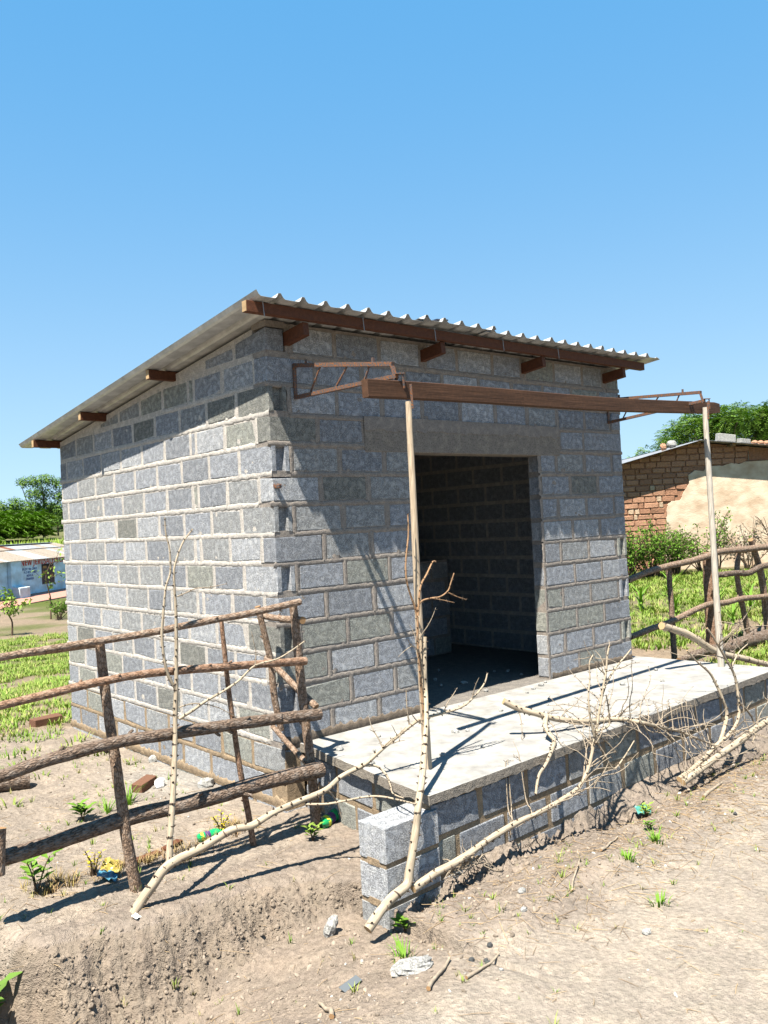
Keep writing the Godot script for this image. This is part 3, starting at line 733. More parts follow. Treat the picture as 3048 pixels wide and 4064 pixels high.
func make_building() -> void:
	var o := thing("block_shop", "unfinished grey concrete block building with open doorway and sloping sheet roof", "building")
	var joint := COURSE - 0.176
	var hb := 0.166
	# ---- front wall: lower left, lower right and above the door, as cores of mortar with the blocks proud of it
	var b := MB.new()
	var r := 0.0045
	b.box(Vector3(0.155, -0.02, -THICK + r), Vector3(1.25 - r, 1.992, -r))
	b.box(Vector3(2.775 + r, -0.02, -THICK + r), Vector3(FRONT - 0.155, 1.992, -r))
	b.box(Vector3(0.155, 1.988, -THICK + r), Vector3(FRONT - 0.155, 2.785, -r - 0.0006))
	for k in 15:                                        # beds of mortar in the corners, between the grooved ends
		b.box(Vector3(0.004, k * COURSE - 0.027, -0.17), Vector3(0.16, k * COURSE + 0.016, -0.0045))
		b.box(Vector3(FRONT - 0.16, k * COURSE - 0.027, -0.17), Vector3(FRONT - 0.004, k * COURSE + 0.016, -0.0045))
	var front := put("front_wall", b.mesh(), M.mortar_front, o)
	smear = MB.new()
	smear_axis = 2
	for k in range(1, 15):
		var y0 := (k - 1) * COURSE + 0.010
		var y1 := y0 + hb
		if k == 14: y1 = 2.768
		var jit := rng.randf_range(-0.004, 0.004)
		y0 += jit
		var even := k % 2 == 0
		var xs := []           # pairs of block ends
		if even:
			for q in 9: xs.append([0.18 + 0.41 * q, 0.18 + 0.41 * q + 0.377])
		else:
			for q in 9: xs.append([0.41 * q, 0.41 * q + 0.378])
			xs.append([0.41 * 9, FRONT])
		if k <= 10:
			xs = []
			if even: xs = [[0.18, 0.555], [0.59, 0.965], [1.0, 1.25], [2.775, 2.975], [3.012, 3.39], [3.425, 3.83]]
			else: xs = [[0.0, 0.38], [0.415, 0.80], [0.84, 1.25], [2.775, 3.165], [3.20, 3.58], [3.615, FRONT]]
		if k == 11: xs = [[0.0, 0.38], [0.41, 0.79], [3.06, 3.40], [3.42, FRONT]]
		if k == 14: xs = [[0.215, 0.56], [0.58, 0.97], [0.99, 1.385], [1.46, 1.79], [1.81, 2.20], [2.22, 2.565], [2.645, 3.02], [3.04, 3.43], [3.45, 3.745], [3.83, FRONT]]
		for x in xs:
			var tone: Material = null
			if k == 11 and x[0] < 0.2: tone = M.block_dark
			if k == 9 and x[0] > 0.3 and x[0] < 0.7: tone = M.block_dark
			if k == 9 and x[0] > 3.1 and x[0] < 3.3: tone = M.block_dark
			if k in [3, 4] and x[0] > 2.7 and x[0] < 2.8: tone = M.block_green
			var wob := rng.randf_range(-0.006, 0.006)
			lay(front, Vector3(x[0] + (wob if x[0] > 0.05 and absf(x[0] - 2.775) > 0.01 else 0.0), y0, -THICK + 0.001), Vector3(x[1], y1 + jit, -0.001), tone)
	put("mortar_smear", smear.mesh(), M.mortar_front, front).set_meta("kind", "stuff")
	smear = MB.new()                                   # soil that the rain has splashed up the foot of the wall
	for k in 5:
		ribbon(Vector3(0.005, 0.002 + 0.006 * k, 0.0012 + 0.0002 * k), Vector3.RIGHT, Vector3.UP, Vector3.BACK, 1.24, 0.010 + 0.014 * k)
		ribbon(Vector3(2.78, 0.002 + 0.006 * k, 0.0012 + 0.0002 * k), Vector3.RIGHT, Vector3.UP, Vector3.BACK, 1.22, 0.010 + 0.014 * k)
	put("soil_splash", smear.mesh(), M.soil_splash, front).set_meta("kind", "stuff")
	smear = null
	# the lintel with the ragged bed of mortar that the next course was laid in
	b = MB.new()
	b.box(Vector3(0.80, 1.935, -THICK - 0.002), Vector3(3.05, 2.128, 0.004), 0.008)
	put("lintel", b.mesh(), M.lintel, o)
	b = MB.new()
	var last := Vector3.ZERO
	for k in 76:
		var x := 0.80 + 0.03 * k
		var y := 2.125 - 0.035 * absf(noise_b.get_noise_1d(x * 140.0)) - 0.03 * (0.5 + 0.5 * noise_a.get_noise_1d(x * 40.0)) - 0.012 * rng.randf()
		var p := Vector3(x, y, 0.008)
		if k:
			var up := Vector3(0, 2.195 - p.y, -0.002)
			var upl := Vector3(0, 2.195 - last.y, -0.002)
			b.quad(last, p, p + up, last + upl)
			b.quad(last + Vector3(0, 0, -0.012), p + Vector3(0, 0, -0.012), p, last)
		last = p
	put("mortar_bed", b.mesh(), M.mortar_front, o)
	# ---- left wall
	b = MB.new()
	side_core(b, r, THICK - r, 0.0)
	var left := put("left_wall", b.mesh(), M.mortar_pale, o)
	b = MB.new()
	b.box(Vector3(r, -0.75, -DEEP + r), Vector3(THICK - r, -0.022, -r))
	var base := put("footing_wall", b.mesh(), M.mortar_sandy, o)
	for part in 2:
		smear = MB.new()
		smear_axis = 0
		for k in (range(-2, 1) if part == 0 else range(1, 15)): side_course(base if part == 0 else left, k, 0.001, true)
		if part == 0:
			for k in 4: ribbon(Vector3(-0.0008 - 0.0003 * k, -0.415 + 0.01 * k, -DEEP + 0.01), Vector3.BACK, Vector3.UP, Vector3.LEFT, DEEP - 0.02, 0.015 + 0.016 * k)
		put("mortar_smear", smear.mesh(), M.mortar_sandy if part == 0 else M.mortar_pale, base if part == 0 else left).set_meta("kind", "stuff")
		smear = null
	# ---- right wall and back wall; their cores, and the blocks that cannot be told apart from here
	b = MB.new()
	side_core(b, FRONT - THICK + r, FRONT - r, 0.0)
	b.box(Vector3(FRONT - THICK + r, -0.75, -DEEP + r), Vector3(FRONT - r, -0.022, -r))
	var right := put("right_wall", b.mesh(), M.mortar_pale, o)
	var stack := MB.new()
	for k in range(-1, 15):
		var y0 := (k - 1) * COURSE + 0.010
		for q in 10:
			var z1 := -0.4167 * q - (0.17 if k % 2 == 0 else 0.0)
			var z0 := z1 - 0.39
			if z1 < -DEEP + 0.1: continue
			z0 = maxf(z0, -DEEP + 0.001)
			var y1 := minf(y0 + hb, roof_y(z0) - 0.05)
			if y1 - y0 < 0.04: continue
			stack.box(Vector3(FRONT - THICK + 0.001, y0, z0), Vector3(FRONT - 0.001, y1, z1), 0.007)
	put("blockwork", stack.mesh(), M.block_blue, right).set_meta("kind", "stuff")
	for k in [1, 2, 3, 4, 5, 6]:              # grooved ends that face the front at the right corner
		if k % 2 == 0: lay_grooved(front, Vector3(3.862, (k - 1) * COURSE + 0.01, -0.38), Vector3(FRONT, (k - 1) * COURSE + 0.01 + hb, 0.003), Vector3(0, 0, 1), 0.030)
	for k in [8, 10, 12, 13]:
		lay(front, Vector3(3.862, (k - 1) * COURSE + 0.01, -0.38), Vector3(FRONT, (k - 1) * COURSE + 0.01 + hb, 0.003))
	b = MB.new()
	b.box(Vector3(THICK, -0.75, -DEEP + r), Vector3(FRONT - THICK, roof_y(-DEEP) - 0.01, -DEEP + THICK - r))
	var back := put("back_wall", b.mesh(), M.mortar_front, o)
	stack = MB.new()
	for k in range(1, 13):
		var y0 := (k - 1) * COURSE + 0.010
		for q in 10:
			var x0 := 0.41 * q + (0.17 if k % 2 == 0 else -0.03)
			var x1 := minf(x0 + 0.39, FRONT - THICK - 0.002)
			x0 = maxf(x0, THICK + 0.002)
			if x1 - x0 < 0.05: continue
			var lo := Vector3(x0, y0, -DEEP + 0.001)
			var hi := Vector3(x1, minf(y0 + hb, roof_y(-DEEP) - 0.062), -DEEP + THICK - 0.001)
			if hi.y - lo.y < 0.03: continue
			if x0 > 1.9 and k < 11: lay(back, lo, hi)
			else: stack.box(lo, hi, 0.007)
	put("blockwork", stack.mesh(), M.block_blue, back).set_meta("kind", "stuff")
	# ---- inside: the floor and a low wall
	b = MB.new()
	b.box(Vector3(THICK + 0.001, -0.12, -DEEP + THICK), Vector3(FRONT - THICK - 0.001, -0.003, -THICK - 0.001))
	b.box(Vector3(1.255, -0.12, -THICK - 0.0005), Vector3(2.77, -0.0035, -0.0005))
	put("floor", b.mesh(), M.indoor_floor, o)
	b = MB.new()
	b.box(Vector3(1.9, 0, -1.93), Vector3(3.37, 1.0, -1.80), 0.004)
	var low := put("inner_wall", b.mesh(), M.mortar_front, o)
	for k in range(1, 6):
		for q in 4:
			var x0 := 1.9 + 0.41 * q - (0.2 if k % 2 == 0 else 0.0)
			var x1 := minf(x0 + 0.39, 3.375)
			x0 = maxf(x0, 1.895)
			if x1 - x0 > 0.06: lay(low, Vector3(x0, (k - 1) * COURSE + 0.01, -1.936), Vector3(x1, (k - 1) * COURSE + 0.186, -1.794))
	make_roof(o)

func side_core(b: MB, x0: float, x1: float, _u: float) -> void:
	var p := []
	for k in 8:
		var z := -0.165 if k & 4 else -DEEP + 0.004
		p.append(Vector3(x1 if k & 1 else x0, (roof_y(z) - 0.02) if k & 2 else -0.02, z))
	b.hexa(p, 0.004)

func side_course(parent: Node, k: int, x0: float, ends: bool) -> void:
	var y0 := (k - 1) * COURSE + 0.010 + rng.randf_range(-0.004, 0.004)
	y0 += 0.003
	var y1 := y0 + 0.167
	var even := posmod(k, 2) == 0
	var z := 0.0 if even else -0.176
	var first := true
	var n := 0
	while z > -DEEP + 0.02:
		var long := 0.384
		if not even and n == 2: long = 0.055 if k > 3 else 0.39
		if even and first and k == 13: long = 0.2
		var z1 := z
		var z0 := maxf(z - long, -DEEP + 0.001)
		if not even and z0 < -DEEP + 0.19 and z0 > -DEEP + 0.002: z0 = maxf(z0, -DEEP + 0.176)
		z = z0 - 0.0327
		n += 1
		var lim0 := roof_y(z0) - 0.055 - rng.randf() * 0.012
		var lim1 := roof_y(z1) - 0.055 - rng.randf() * 0.012
		var top0 := minf(y1, lim0)
		var top1 := minf(y1, lim1)
		if minf(top0, top1) - y0 < 0.03:
			first = false
			continue
		var hi := Vector3(x0 + THICK - 0.002, (top0 + top1) / 2, z1 - (0.0 if n > 1 else 0.001))
		var lo := Vector3(x0, y0, z0)
		var slope := (top1 - top0) / (z1 - z0)
		if first and even and k > 0 and k < 14:
			lay_grooved(parent, lo, hi, Vector3(0, 0, 1), 0.030)
			smear_round(lo, hi)
		else:
			lay(parent, lo, hi, null, slope, 2)
		first = false
	if not even and ends and k > 0:
		pass

func make_roof(o: Node3D) -> void:
	var dir := Vector3(0, -0.109, -1).normalized()      # down the slope
	var up := Vector3(0, 1, -0.109).normalized()
	# rafters on the wall tops
	for x in [0.172, 1.424, 2.606, 3.786]:
		var b := MB.new()
		var z := 0.215 + rng.randf_range(-0.01, 0.01)
		b.bar(Vector3(x, roof_y(z) - 0.122, z), Vector3(x, roof_y(-DEEP + 0.05) - 0.122, -DEEP + 0.05), 0.048, 0.088, Vector3.UP, 0.003)
		put("rafter", b.mesh(), M.timber_red, o)
	# purlins across them
	var k := 0
	for p in [[0.225, -0.29, 4.10], [-1.29, -0.215, 4.15], [-2.62, -0.225, 4.13], [-3.76, -0.25, 4.12]]:
		var b := MB.new()
		var y := roof_y(p[0]) - 0.037
		b.bar(Vector3(p[1], y, p[0]), Vector3(p[2], y - 0.008, p[0] - 0.01), 0.05, 0.070, Vector3.UP, 0.003)
		var pu := put("purlin", b.mesh(), M.timber_red, o)
		b = MB.new()
		b.box(Vector3(p[1] - 0.003, y - 0.033, p[0] - 0.023), Vector3(p[1] + 0.001, y + 0.033, p[0] + 0.023), 0.001)
		put("sawn_end", b.mesh(), M.timber_end, pu)
		k += 1
	# sheets with trapezoid ribs; each overlaps the one before it
	var pitch := 0.1785
	var x0 := -0.3565
	var prof := [Vector2(0, 0), Vector2(0.052, 0.001), Vector2(0.066, 0.012), Vector2(0.079, 0.036), Vector2(0.098, 0.038), Vector2(0.112, 0.012), Vector2(0.126, 0.001), Vector2(0.1785, 0)]
	for s in 7:
		var ribs := 4 if s < 6 else 1
		var pts := PackedVector2Array()
		for q in ribs:
			for t in range(4 if s == 0 and q == 0 else 0, prof.size() - 1): pts.append(Vector2(x0 + pitch * (s * 4 + q) + prof[t].x, prof[t].y))
		var at_end := x0 + pitch * (s * 4 + ribs)
		for t in (6 if s < 6 else 3): pts.append(Vector2(at_end + prof[t].x, prof[t].y + 0.002))
		if s == 6: pts.append_array([Vector2(at_end + 0.10, 0.004), Vector2(at_end + 0.12, -0.004)])
		var b := MB.new()
		var zf := 0.332 + rng.randf_range(-0.012, 0.012)
		var lift := 0.0015 * s + (0.012 if s == 2 else 0.0)
		var a := Vector3(0, roof_y(zf) + lift, zf)
		var e := Vector3(0, roof_y(-4.13) + lift, -4.13 + rng.randf_range(-0.02, 0.02))
		var thick := up * 0.0012
		for t in pts.size() - 1:
			var p0 := Vector3(pts[t].x, 0, 0) + up * pts[t].y
			var p1 := Vector3(pts[t + 1].x, 0, 0) + up * pts[t + 1].y
			b.quad(a + p0 + thick, a + p1 + thick, e + p1 + thick, e + p0 + thick)
			b.quad(a + p1, a + p0, e + p0, e + p1)
			b.quad(a + p0, a + p1, a + p1 + thick, a + p0 + thick)
			b.quad(e + p1, e + p0, e + p0 + thick, e + p1 + thick)
		put("roof_sheet", b.mesh(), M.roof_sheet, o)
	# nails driven through from above, their tips below the purlins
	for x in [-0.18, 0.62, 1.30, 2.05, 2.75]:
		var b := MB.new()
		b.bar(Vector3(x, roof_y(0.2) + 0.004, 0.262), Vector3(x + 0.006, roof_y(0.2) - 0.092, 0.266), 0.004, 0.004, Vector3.RIGHT, 0.0004)
		put("nail", b.mesh(), M.zinc, o)
	# rusty bolt end left in the corner
	var b2 := MB.new()
	b2.bar(Vector3(0.02, 1.70, -0.02), Vector3(0.035, 1.695, 0.045), 0.03, 0.03, Vector3.UP, 0.006)
	put("bolt", b2.mesh(), M.rusty_steel, o)

# ---------------------------------------------------------------- the raised concrete platform before the door
func make_platform() -> void:
	var o := thing("platform", "raised concrete platform on two courses of blocks before the doorway", "platform")
	var top := PackedVector2Array()
	var fl := Vector2(-0.078, 1.432)
	var fr := Vector2(4.255, 1.285)
	for k in 25:                                   # left edge, back to front, a little broken
		var t := k / 24.0
		top.append(Vector2(lerpf(0.118, fl.x, t) + 0.012 * noise_b.get_noise_1d(t * 90.0), lerpf(0.0, fl.y, t)))
	for k in range(1, 145):
		var t := k / 144.0
		top.append(Vector2(lerpf(fl.x, fr.x, t), lerpf(fl.y, fr.y, t) + 0.005 * noise_b.get_noise_1d(t * 500.0 + 40.0)))
	for k in range(1, 20):
		var t := k / 19.0
		top.append(Vector2(lerpf(fr.x, 4.16, t) + 0.012 * noise_b.get_noise_1d(t * 90.0 + 90.0), lerpf(fr.y, -0.10, t)))
	top.append(Vector2(FRONT + 0.0015, -0.10)); top.append(Vector2(FRONT + 0.0015, 0.0015)); top.append(Vector2(0.118, 0.0015))
	var b := MB.new()
	var e := MB.new()
	var tri := Geometry2D.triangulate_polygon(top)
	for k in range(0, tri.size(), 3): b.up_tri(top[tri[k]], top[tri[k + 1]], top[tri[k + 2]], 0.0, 1.0)
	for k in top.size():
		var p := top[k]
		var q := top[(k + 1) % top.size()]
		var yp := -0.046 - 0.022 * absf(noise_a.get_noise_2d(p.x * 60.0, p.y * 60.0)) - 0.014 * absf(noise_b.get_noise_2d(p.x * 210.0, p.y * 210.0))
		var yq := -0.046 - 0.022 * absf(noise_a.get_noise_2d(q.x * 60.0, q.y * 60.0)) - 0.014 * absf(noise_b.get_noise_2d(q.x * 210.0, q.y * 210.0))
		e.quad(Vector3(q.x, 0, q.y), Vector3(p.x, 0, p.y), Vector3(p.x, yp, p.y), Vector3(q.x, yq, q.y))
	put("slab", e.into(b.mesh()), [M.slab, M.slab_edge], o)
	# front wall under it, running on past the slab to the left
	var dirv := Vector3(fr.x - fl.x, 0, fr.y - fl.y).normalized()
	var turn := -atan2(dirv.z, dirv.x)
	b = MB.new()
	var L := 4.30
	b.box(Vector3(0.03, -0.75, -0.145), Vector3(L, -0.044, -0.034))
	b.box(Vector3(-0.285, -0.75, -0.20), Vector3(0.10, -0.11, -0.03))
	for k in 3: b.box(Vector3(-0.304, -0.291 - 0.2 * k, -0.206), Vector3(0.07, -0.256 - 0.2 * k, -0.018))
	var fw := put("foundation_wall", b.mesh(), M.mortar_sandy, o, Vector3(fl.x, 0, fl.y))
	fw.rotation.y = turn
	for k in 4:
		var y1 := -0.066 - k * 0.2
		var y0 := y1 - 0.172
		for q in 11:
			var x0 := 0.04 + 0.41 * q - (0.2 if k % 2 else 0.0)
			var x1 := minf(x0 + 0.388, L)
			if q == 0 and k % 2: x0 = 0.04
			if x1 - x0 > 0.08: lay(fw, Vector3(x0, y0, -0.15), Vector3(x1 - 0.012, y1, -0.028), [M.block_slate, M.block_blue, M.block_green, M.block_slate, M.block_grey][(k * 2 + q * 3) % 5])
	# stub of three blocks at its left end, one groove showing
	for k in 3:
		var y1 := -0.088 - k * 0.2
		lay_grooved(fw, Vector3(-0.31, y1 - 0.172, -0.212), Vector3(0.075, y1, -0.012), Vector3(-1, 0, 0), 0.010, M.block_pale if k < 2 else M.block_grey)
	# wall under its left side
	b = MB.new()
	b.box(Vector3(0.0, -0.75, 0.012), Vector3(0.07, -0.044, 1.30))
	var lw := put("foundation_wall", b.mesh(), M.mortar_sandy, o, Vector3(0.155, 0, 0.0))
	lw.rotation.y = -0.115
	for k in 3:
		for q in 4:
			var z0 := 0.012 + 0.41 * q - (0.2 if k % 2 else 0.0)
			var z1 := minf(z0 + 0.385, 1.29)
			z0 = maxf(z0, 0.012)
			if z1 - z0 > 0.08: lay(lw, Vector3(-0.008, -0.242 - k * 0.2, z0), Vector3(0.08, -0.075 - k * 0.2, z1), [M.block_slate, M.block_blue, M.block_green][(k + q) % 3])
	# and under its right side
	b = MB.new()
	b.box(Vector3(4.10, -0.75, -0.09), Vector3(4.15, -0.044, 1.25))
	put("foundation_wall", b.mesh(), M.mortar_sandy, o)
	# chips of concrete lying on it
	var chips := [lump(Vector3(0.022, 0.014, 0.018), 0.5, 1.0, 4, 6), lump(Vector3(0.014, 0.010, 0.017), 0.5, 9.0, 4, 6), lump(Vector3(0.030, 0.018, 0.024), 0.5, 5.0, 5, 7)]
	var spots := [[0.95, 0.62, 2], [1.02, 0.66, 1], [0.55, 0.75, 2], [0.50, 0.95, 0], [0.30, 0.55, 1], [0.18, 0.35, 2], [0.55, 0.30, 1], [1.0, 0.2, 2], [1.12, 0.16, 0], [1.3, 0.12, 2], [2.5, 0.10, 2], [2.35, 0.14, 0], [2.62, 0.05, 1], [2.9, 0.62, 2], [2.1, 0.5, 1], [3.2, 0.8, 0], [1.75, 0.9, 1], [1.6, 0.45, 0], [3.6, 0.5, 0], [0.78, 1.02, 1], [0.12, 0.75, 1], [2.2, 0.2, 1]]
	for s in spots:
		var c := put("concrete_chip", chips[s[2]], M.chip, null, Vector3(s[0], 0.008, s[1]))
		c.rotation = Vector3(0, rng.randf() * TAU, rng.randf() * 0.5)
		tag(c, "small pale chip of broken concrete lying on the platform slab", "rubble", "chips of concrete on the platform")
	for k in 26:
		var c := put("concrete_chip", chips[k % 3], M.chip, null, Vector3(rng.randf_range(1.3, 3.3), 0.008, rng.randf_range(-1.7, -0.1)))
		c.rotation = Vector3(0, rng.randf() * TAU, rng.randf() * 0.5)
		tag(c, "chip of broken concrete on the dark floor inside the doorway", "rubble", "chips of concrete inside the doorway")

# ---------------------------------------------------------------- porch posts, beam and brackets
func make_porch() -> void:
	var q := line3("porch_post_a")
	var o := thing("porch_post", "slim bare wooden post standing at the doorway's left edge", "post", q[0], "posts under the porch beam")
	var loc := shifted(q, q[0])
	put("pole", tube(loc, 0.026, 0.018, 12, 0.06, 0.06, true, 1.0), [M.pole_wood, M.timber_end], o)
	var b := MB.new()
	b.bar(Vector3(0.008, 2.08, 0.016), Vector3(0.004, 2.22, 0.012), 0.018, 0.004, Vector3.RIGHT, 0.001)
	put("strap", b.mesh(), M.rusty_steel, o)
	q = line3("porch_post_b")
	o = thing("porch_post", "slim greyish wooden post at the platform's far right corner", "post", q[0], "posts under the porch beam")
	put("pole", tube(shifted(q, q[0]), 0.029, 0.023, 12, 0.06, 0.06, true, 2.0), [M.pale_wood, M.timber_end], o)
	b = MB.new()
	b.bar(Vector3(-0.045, 2.20, 0.03), Vector3(-0.04, 2.36, 0.03), 0.018, 0.004, Vector3.RIGHT, 0.001)
	put("strap", b.mesh(), M.rusty_steel, o)
	# the beam: u round, v along so that the grain runs with it
	var a := Vector3(-0.02, 2.183, 1.012)
	var e := Vector3(4.405, 2.325, 0.785)
	var m := MB.new()
	var n := 40
	var ring := [Vector2(-0.026, -0.047), Vector2(-0.022, -0.052), Vector2(0.022, -0.052), Vector2(0.026, -0.047), Vector2(0.026, 0.047), Vector2(0.022, 0.051), Vector2(-0.022, 0.051), Vector2(-0.026, 0.047)]
	var along := (e - a).normalized()
	var side := Vector3.UP.cross(along).normalized()
	var up := along.cross(side)
	for k in n:
		for s in 8:
			var w := [ring[s], ring[(s + 1) % 8]]
			var c := []
			for t in 2:
				var f := float(k + t) / n
				var mid := a.lerp(e, f) + up * 0.010 * sin(f * 7.0) * (1.0 - f) + up * -0.015 * sin(f * PI)
				var taper := 1.0 if f < 0.985 else 0.8
				for d in w: c.append(mid + side * d.x * taper + up * d.y * taper)
			var kk := m.v.size()
			m.quad(c[1], c[0], c[2], c[3])
			for t in 4: m.uv[kk + t] = Vector2(0.4 * (s + [1, 0, 0, 1][t]) / 3.0, 4.4 * (k + [0, 0, 1, 1][t]) / n * 0.7)
	var ends := MB.new()
	for f in 2:
		var mid: Vector3 = [a, e][f]
		var c := []
		for d in ring: c.append(mid + (side * d.x + up * d.y) * (1.0 if f == 0 else 0.8))
		for s in range(1, 7):
			if f == 0: ends.flat3(c[0], c[s + 1], c[s])
			else: ends.flat3(c[0], c[s], c[s + 1])
	o = thing("porch_beam", "long reddish brown timber beam carried across the doorway by two posts", "beam")
	put("timber", ends.into(m.mesh()), [M.beam_wood, M.beam_wood], o)
	bracket(Vector3(0.215, 2.505, 0.002), Vector3(0.225, 2.345, 0.985), "rusty steel bracket on the wall's left end holding the beam")
	bracket(Vector3(3.81, 2.48, 0.002), Vector3(3.80, 2.41, 0.955), "dark steel bracket on the wall's right end holding the beam")

func shifted(q: PackedVector3Array, by: Vector3) -> PackedVector3Array:
	var r := PackedVector3Array()
	for p in q: r.append(p - by)
	return r

func bracket(w: Vector3, e: Vector3, label: String) -> void:
	var o := thing("wall_bracket", label, "bracket", w, "brackets between wall and beam")
	var t := e - w
	var low := Vector3(0, -0.215, 0)
	var tip := t + Vector3(0.0, -0.075, 0.03)
	var b := MB.new()
	b.bar(Vector3(0, 0.012, 0.006), low + Vector3(0, -0.012, 0.006), 0.026, 0.010, Vector3.FORWARD, 0.001)
	put("wall_plate", b.mesh(), M.rusty_steel, o)
	b = MB.new()
	b.bar(Vector3(0, 0, 0.01), t, 0.028, 0.026, Vector3.UP, 0.001)
	put("top_bar", b.mesh(), M.rusty_steel, o)
	b = MB.new()
	b.bar(low + Vector3(0, 0, 0.01), tip, 0.028, 0.024, Vector3.UP, 0.001)
	put("bottom_bar", b.mesh(), M.rusty_steel, o)
	for k in [[0.16, 0.30], [0.42, 0.58], [0.70, 0.79]]:
		b = MB.new()
		b.bar(low.lerp(tip, k[0]), t * k[1], 0.010, 0.010, Vector3.UP, 0.001)
		put("strut", b.mesh(), M.rusty_steel, o)
	b = MB.new()
	b.bar(t + Vector3(0, 0.01, -0.012), tip + Vector3(0, -0.02, -0.012), 0.028, 0.010, Vector3.FORWARD, 0.001)
	b.bar(tip + Vector3(0.02, 0.012, 0.028), tip + Vector3(0.022, -0.075, 0.032), 0.012, 0.006, Vector3.FORWARD, 0.001)
	b.bar(tip + Vector3(-0.015, 0.012, 0.0), tip + Vector3(0.03, 0.012, 0.03), 0.03, 0.006, Vector3.UP, 0.001)
	put("end_plate", b.mesh(), M.rusty_steel, o)
	for k in [0.14, 0.82]:
		b = MB.new()
		b.bar(t * k + Vector3(0, 0.01, 0), t * k + Vector3(0, 0.04, 0), 0.014, 0.014, Vector3.RIGHT, 0.001)
		put("lug", b.mesh(), M.rusty_steel, o)

# ---------------------------------------------------------------- pole fences
func pole(parent: Node, called: String, key: String, r0: float, r1: float, bark: Material, rough := 0.09) -> void:
	var p := line3(key)
	put(called, tube(p, r0, r1, 12, rough, 0.03, true, p[0].x * 13.0 + p[0].y * 7.0), [bark, M.cut_wood], parent)
	if rough > 0.05:                              # knots where side shoots were cut
		var q := smooth_line(p, 0.05)
		var b := MB.new()
		for k in range(2, q.size() - 2):
			if rng.randf() < 0.16:
				var t := (q[k + 1] - q[k]).normalized()
				var d := any_dir()
				d = (d - t * d.dot(t)).normalized()
				var r := lerpf(r0, r1, float(k) / q.size())
				add_tube(b, null, PackedVector3Array([q[k] + d * r * 0.7, q[k] + (d + t * 0.4) * r * 1.2, q[k] + (d + t * 0.6) * r * 1.45]), r * 0.33, r * 0.22, 5, 0.2, false)
		if b.v.size(): put("knot", b.mesh(), bark, parent.get_child(parent.get_child_count() - 1)).set_meta("kind", "stuff")

func make_fences() -> void:
	var o := thing("pole_fence", "fence of rough bark-covered poles and rails left of the doorway", "fence")
	pole(o, "post", "fence_post_a", 0.031, 0.025, M.bark)
	pole(o, "post", "fence_post_b", 0.019, 0.013, M.bark_red)
	pole(o, "post", "fence_post_c", 0.032, 0.025, M.bark)
	pole(o, "post", "fence_post_d", 0.022, 0.020, M.bark)
	pole(o, "post", "fence_post_e", 0.03, 0.03, M.bark)
	pole(o, "rail", "fence_rail_top", 0.018, 0.021, M.bark)
	pole(o, "rail", "fence_rail_slip", 0.015, 0.012, M.bark)
	pole(o, "rail", "fence_rail_upper", 0.020, 0.024, M.bark_red)
	pole(o, "rail", "fence_rail_lower", 0.031, 0.035, M.bark_grey)
	pole(o, "rail", "fence_rail_bottom", 0.038, 0.048, M.bark_grey)
	pole(o, "rail", "side_rail_top", 0.020, 0.023, M.bark)
	pole(o, "rail", "side_rail_mid", 0.020, 0.022, M.bark)
	pole(o, "rail", "side_rail_low", 0.016, 0.019, M.bark)
	o = thing("branch_fence", "crooked fence of thin branches beyond the platform's far end", "fence")
	pole(o, "post", "rf_post_a", 0.034, 0.028, M.bark)
	pole(o, "post", "rf_post_b", 0.085, 0.070, M.bark_red)
	pole(o, "post", "rf_post_c", 0.037, 0.030, M.bark)
	pole(o, "post", "rf_post_d", 0.050, 0.036, M.bark)
	pole(o, "rail", "rf_rail_top", 0.032, 0.045, M.bark)
	pole(o, "rail", "rf_rail_mid", 0.035, 0.038, M.bark_grey)
	pole(o, "rail", "rf_rail_low", 0.032, 0.036, M.bark)
	pole(o, "rail", "rf_log", 0.035, 0.115, M.bark_grey)

# ---------------------------------------------------------------- dead thorn branches
func thorns_on(b: MB, q: PackedVector3Array, r0: float, r1: float, gap: float, long: float) -> void:
	var along := 0.0
	var next := gap * 0.5
	for k in range(1, q.size()):
		along += q[k].distance_to(q[k - 1])
		if along < next: continue
		next = along + gap * rng.randf_range(0.6, 1.4)
		var t := (q[k] - q[k - 1]).normalized()
		var r := lerpf(r0, r1, float(k) / q.size())
		var d0 := any_dir()
		d0 = (d0 - t * d0.dot(t)).normalized()
		if r > 0.008 and rng.randf() < 0.55:
			var half := rng.randf_range(0.0012, 0.003)
			var lean := d0 * r * rng.randf_range(0.12, 0.35)
			var ring := PackedVector3Array([q[k] - t * half + lean, q[k] + t * half + lean + any_dir() * r * 0.1])
			add_tube(b, null, ring, r * 1.01, r * 1.01, 9, 0.0, false)
		for s in [-1.0, 1.0]:
			var d: Vector3 = (d0 * s + t * 0.35 + t.cross(d0) * 0.3).normalized()
			add_tube(b, null, PackedVector3Array([q[k] + d0 * s * r * 0.8, q[k] + d0 * s * r * 0.9 + d * long * 0.5, q[k] + d0 * s * r + d * long]), minf(0.0075, r * 0.5 + 0.001), 0.0008, 5, 0.0, false)

func crooked(from: Vector3, dir: Vector3, long: float, bend: float) -> PackedVector3Array:
	var p := PackedVector3Array([from])
	var d := dir.normalized()
	var n := maxi(3, int(long / 0.05))
	for k in n:
		d = (d + any_dir() * bend + Vector3(0, -0.02, 0)).normalized()
		p.append(p[-1] + d * long / n)
	return p

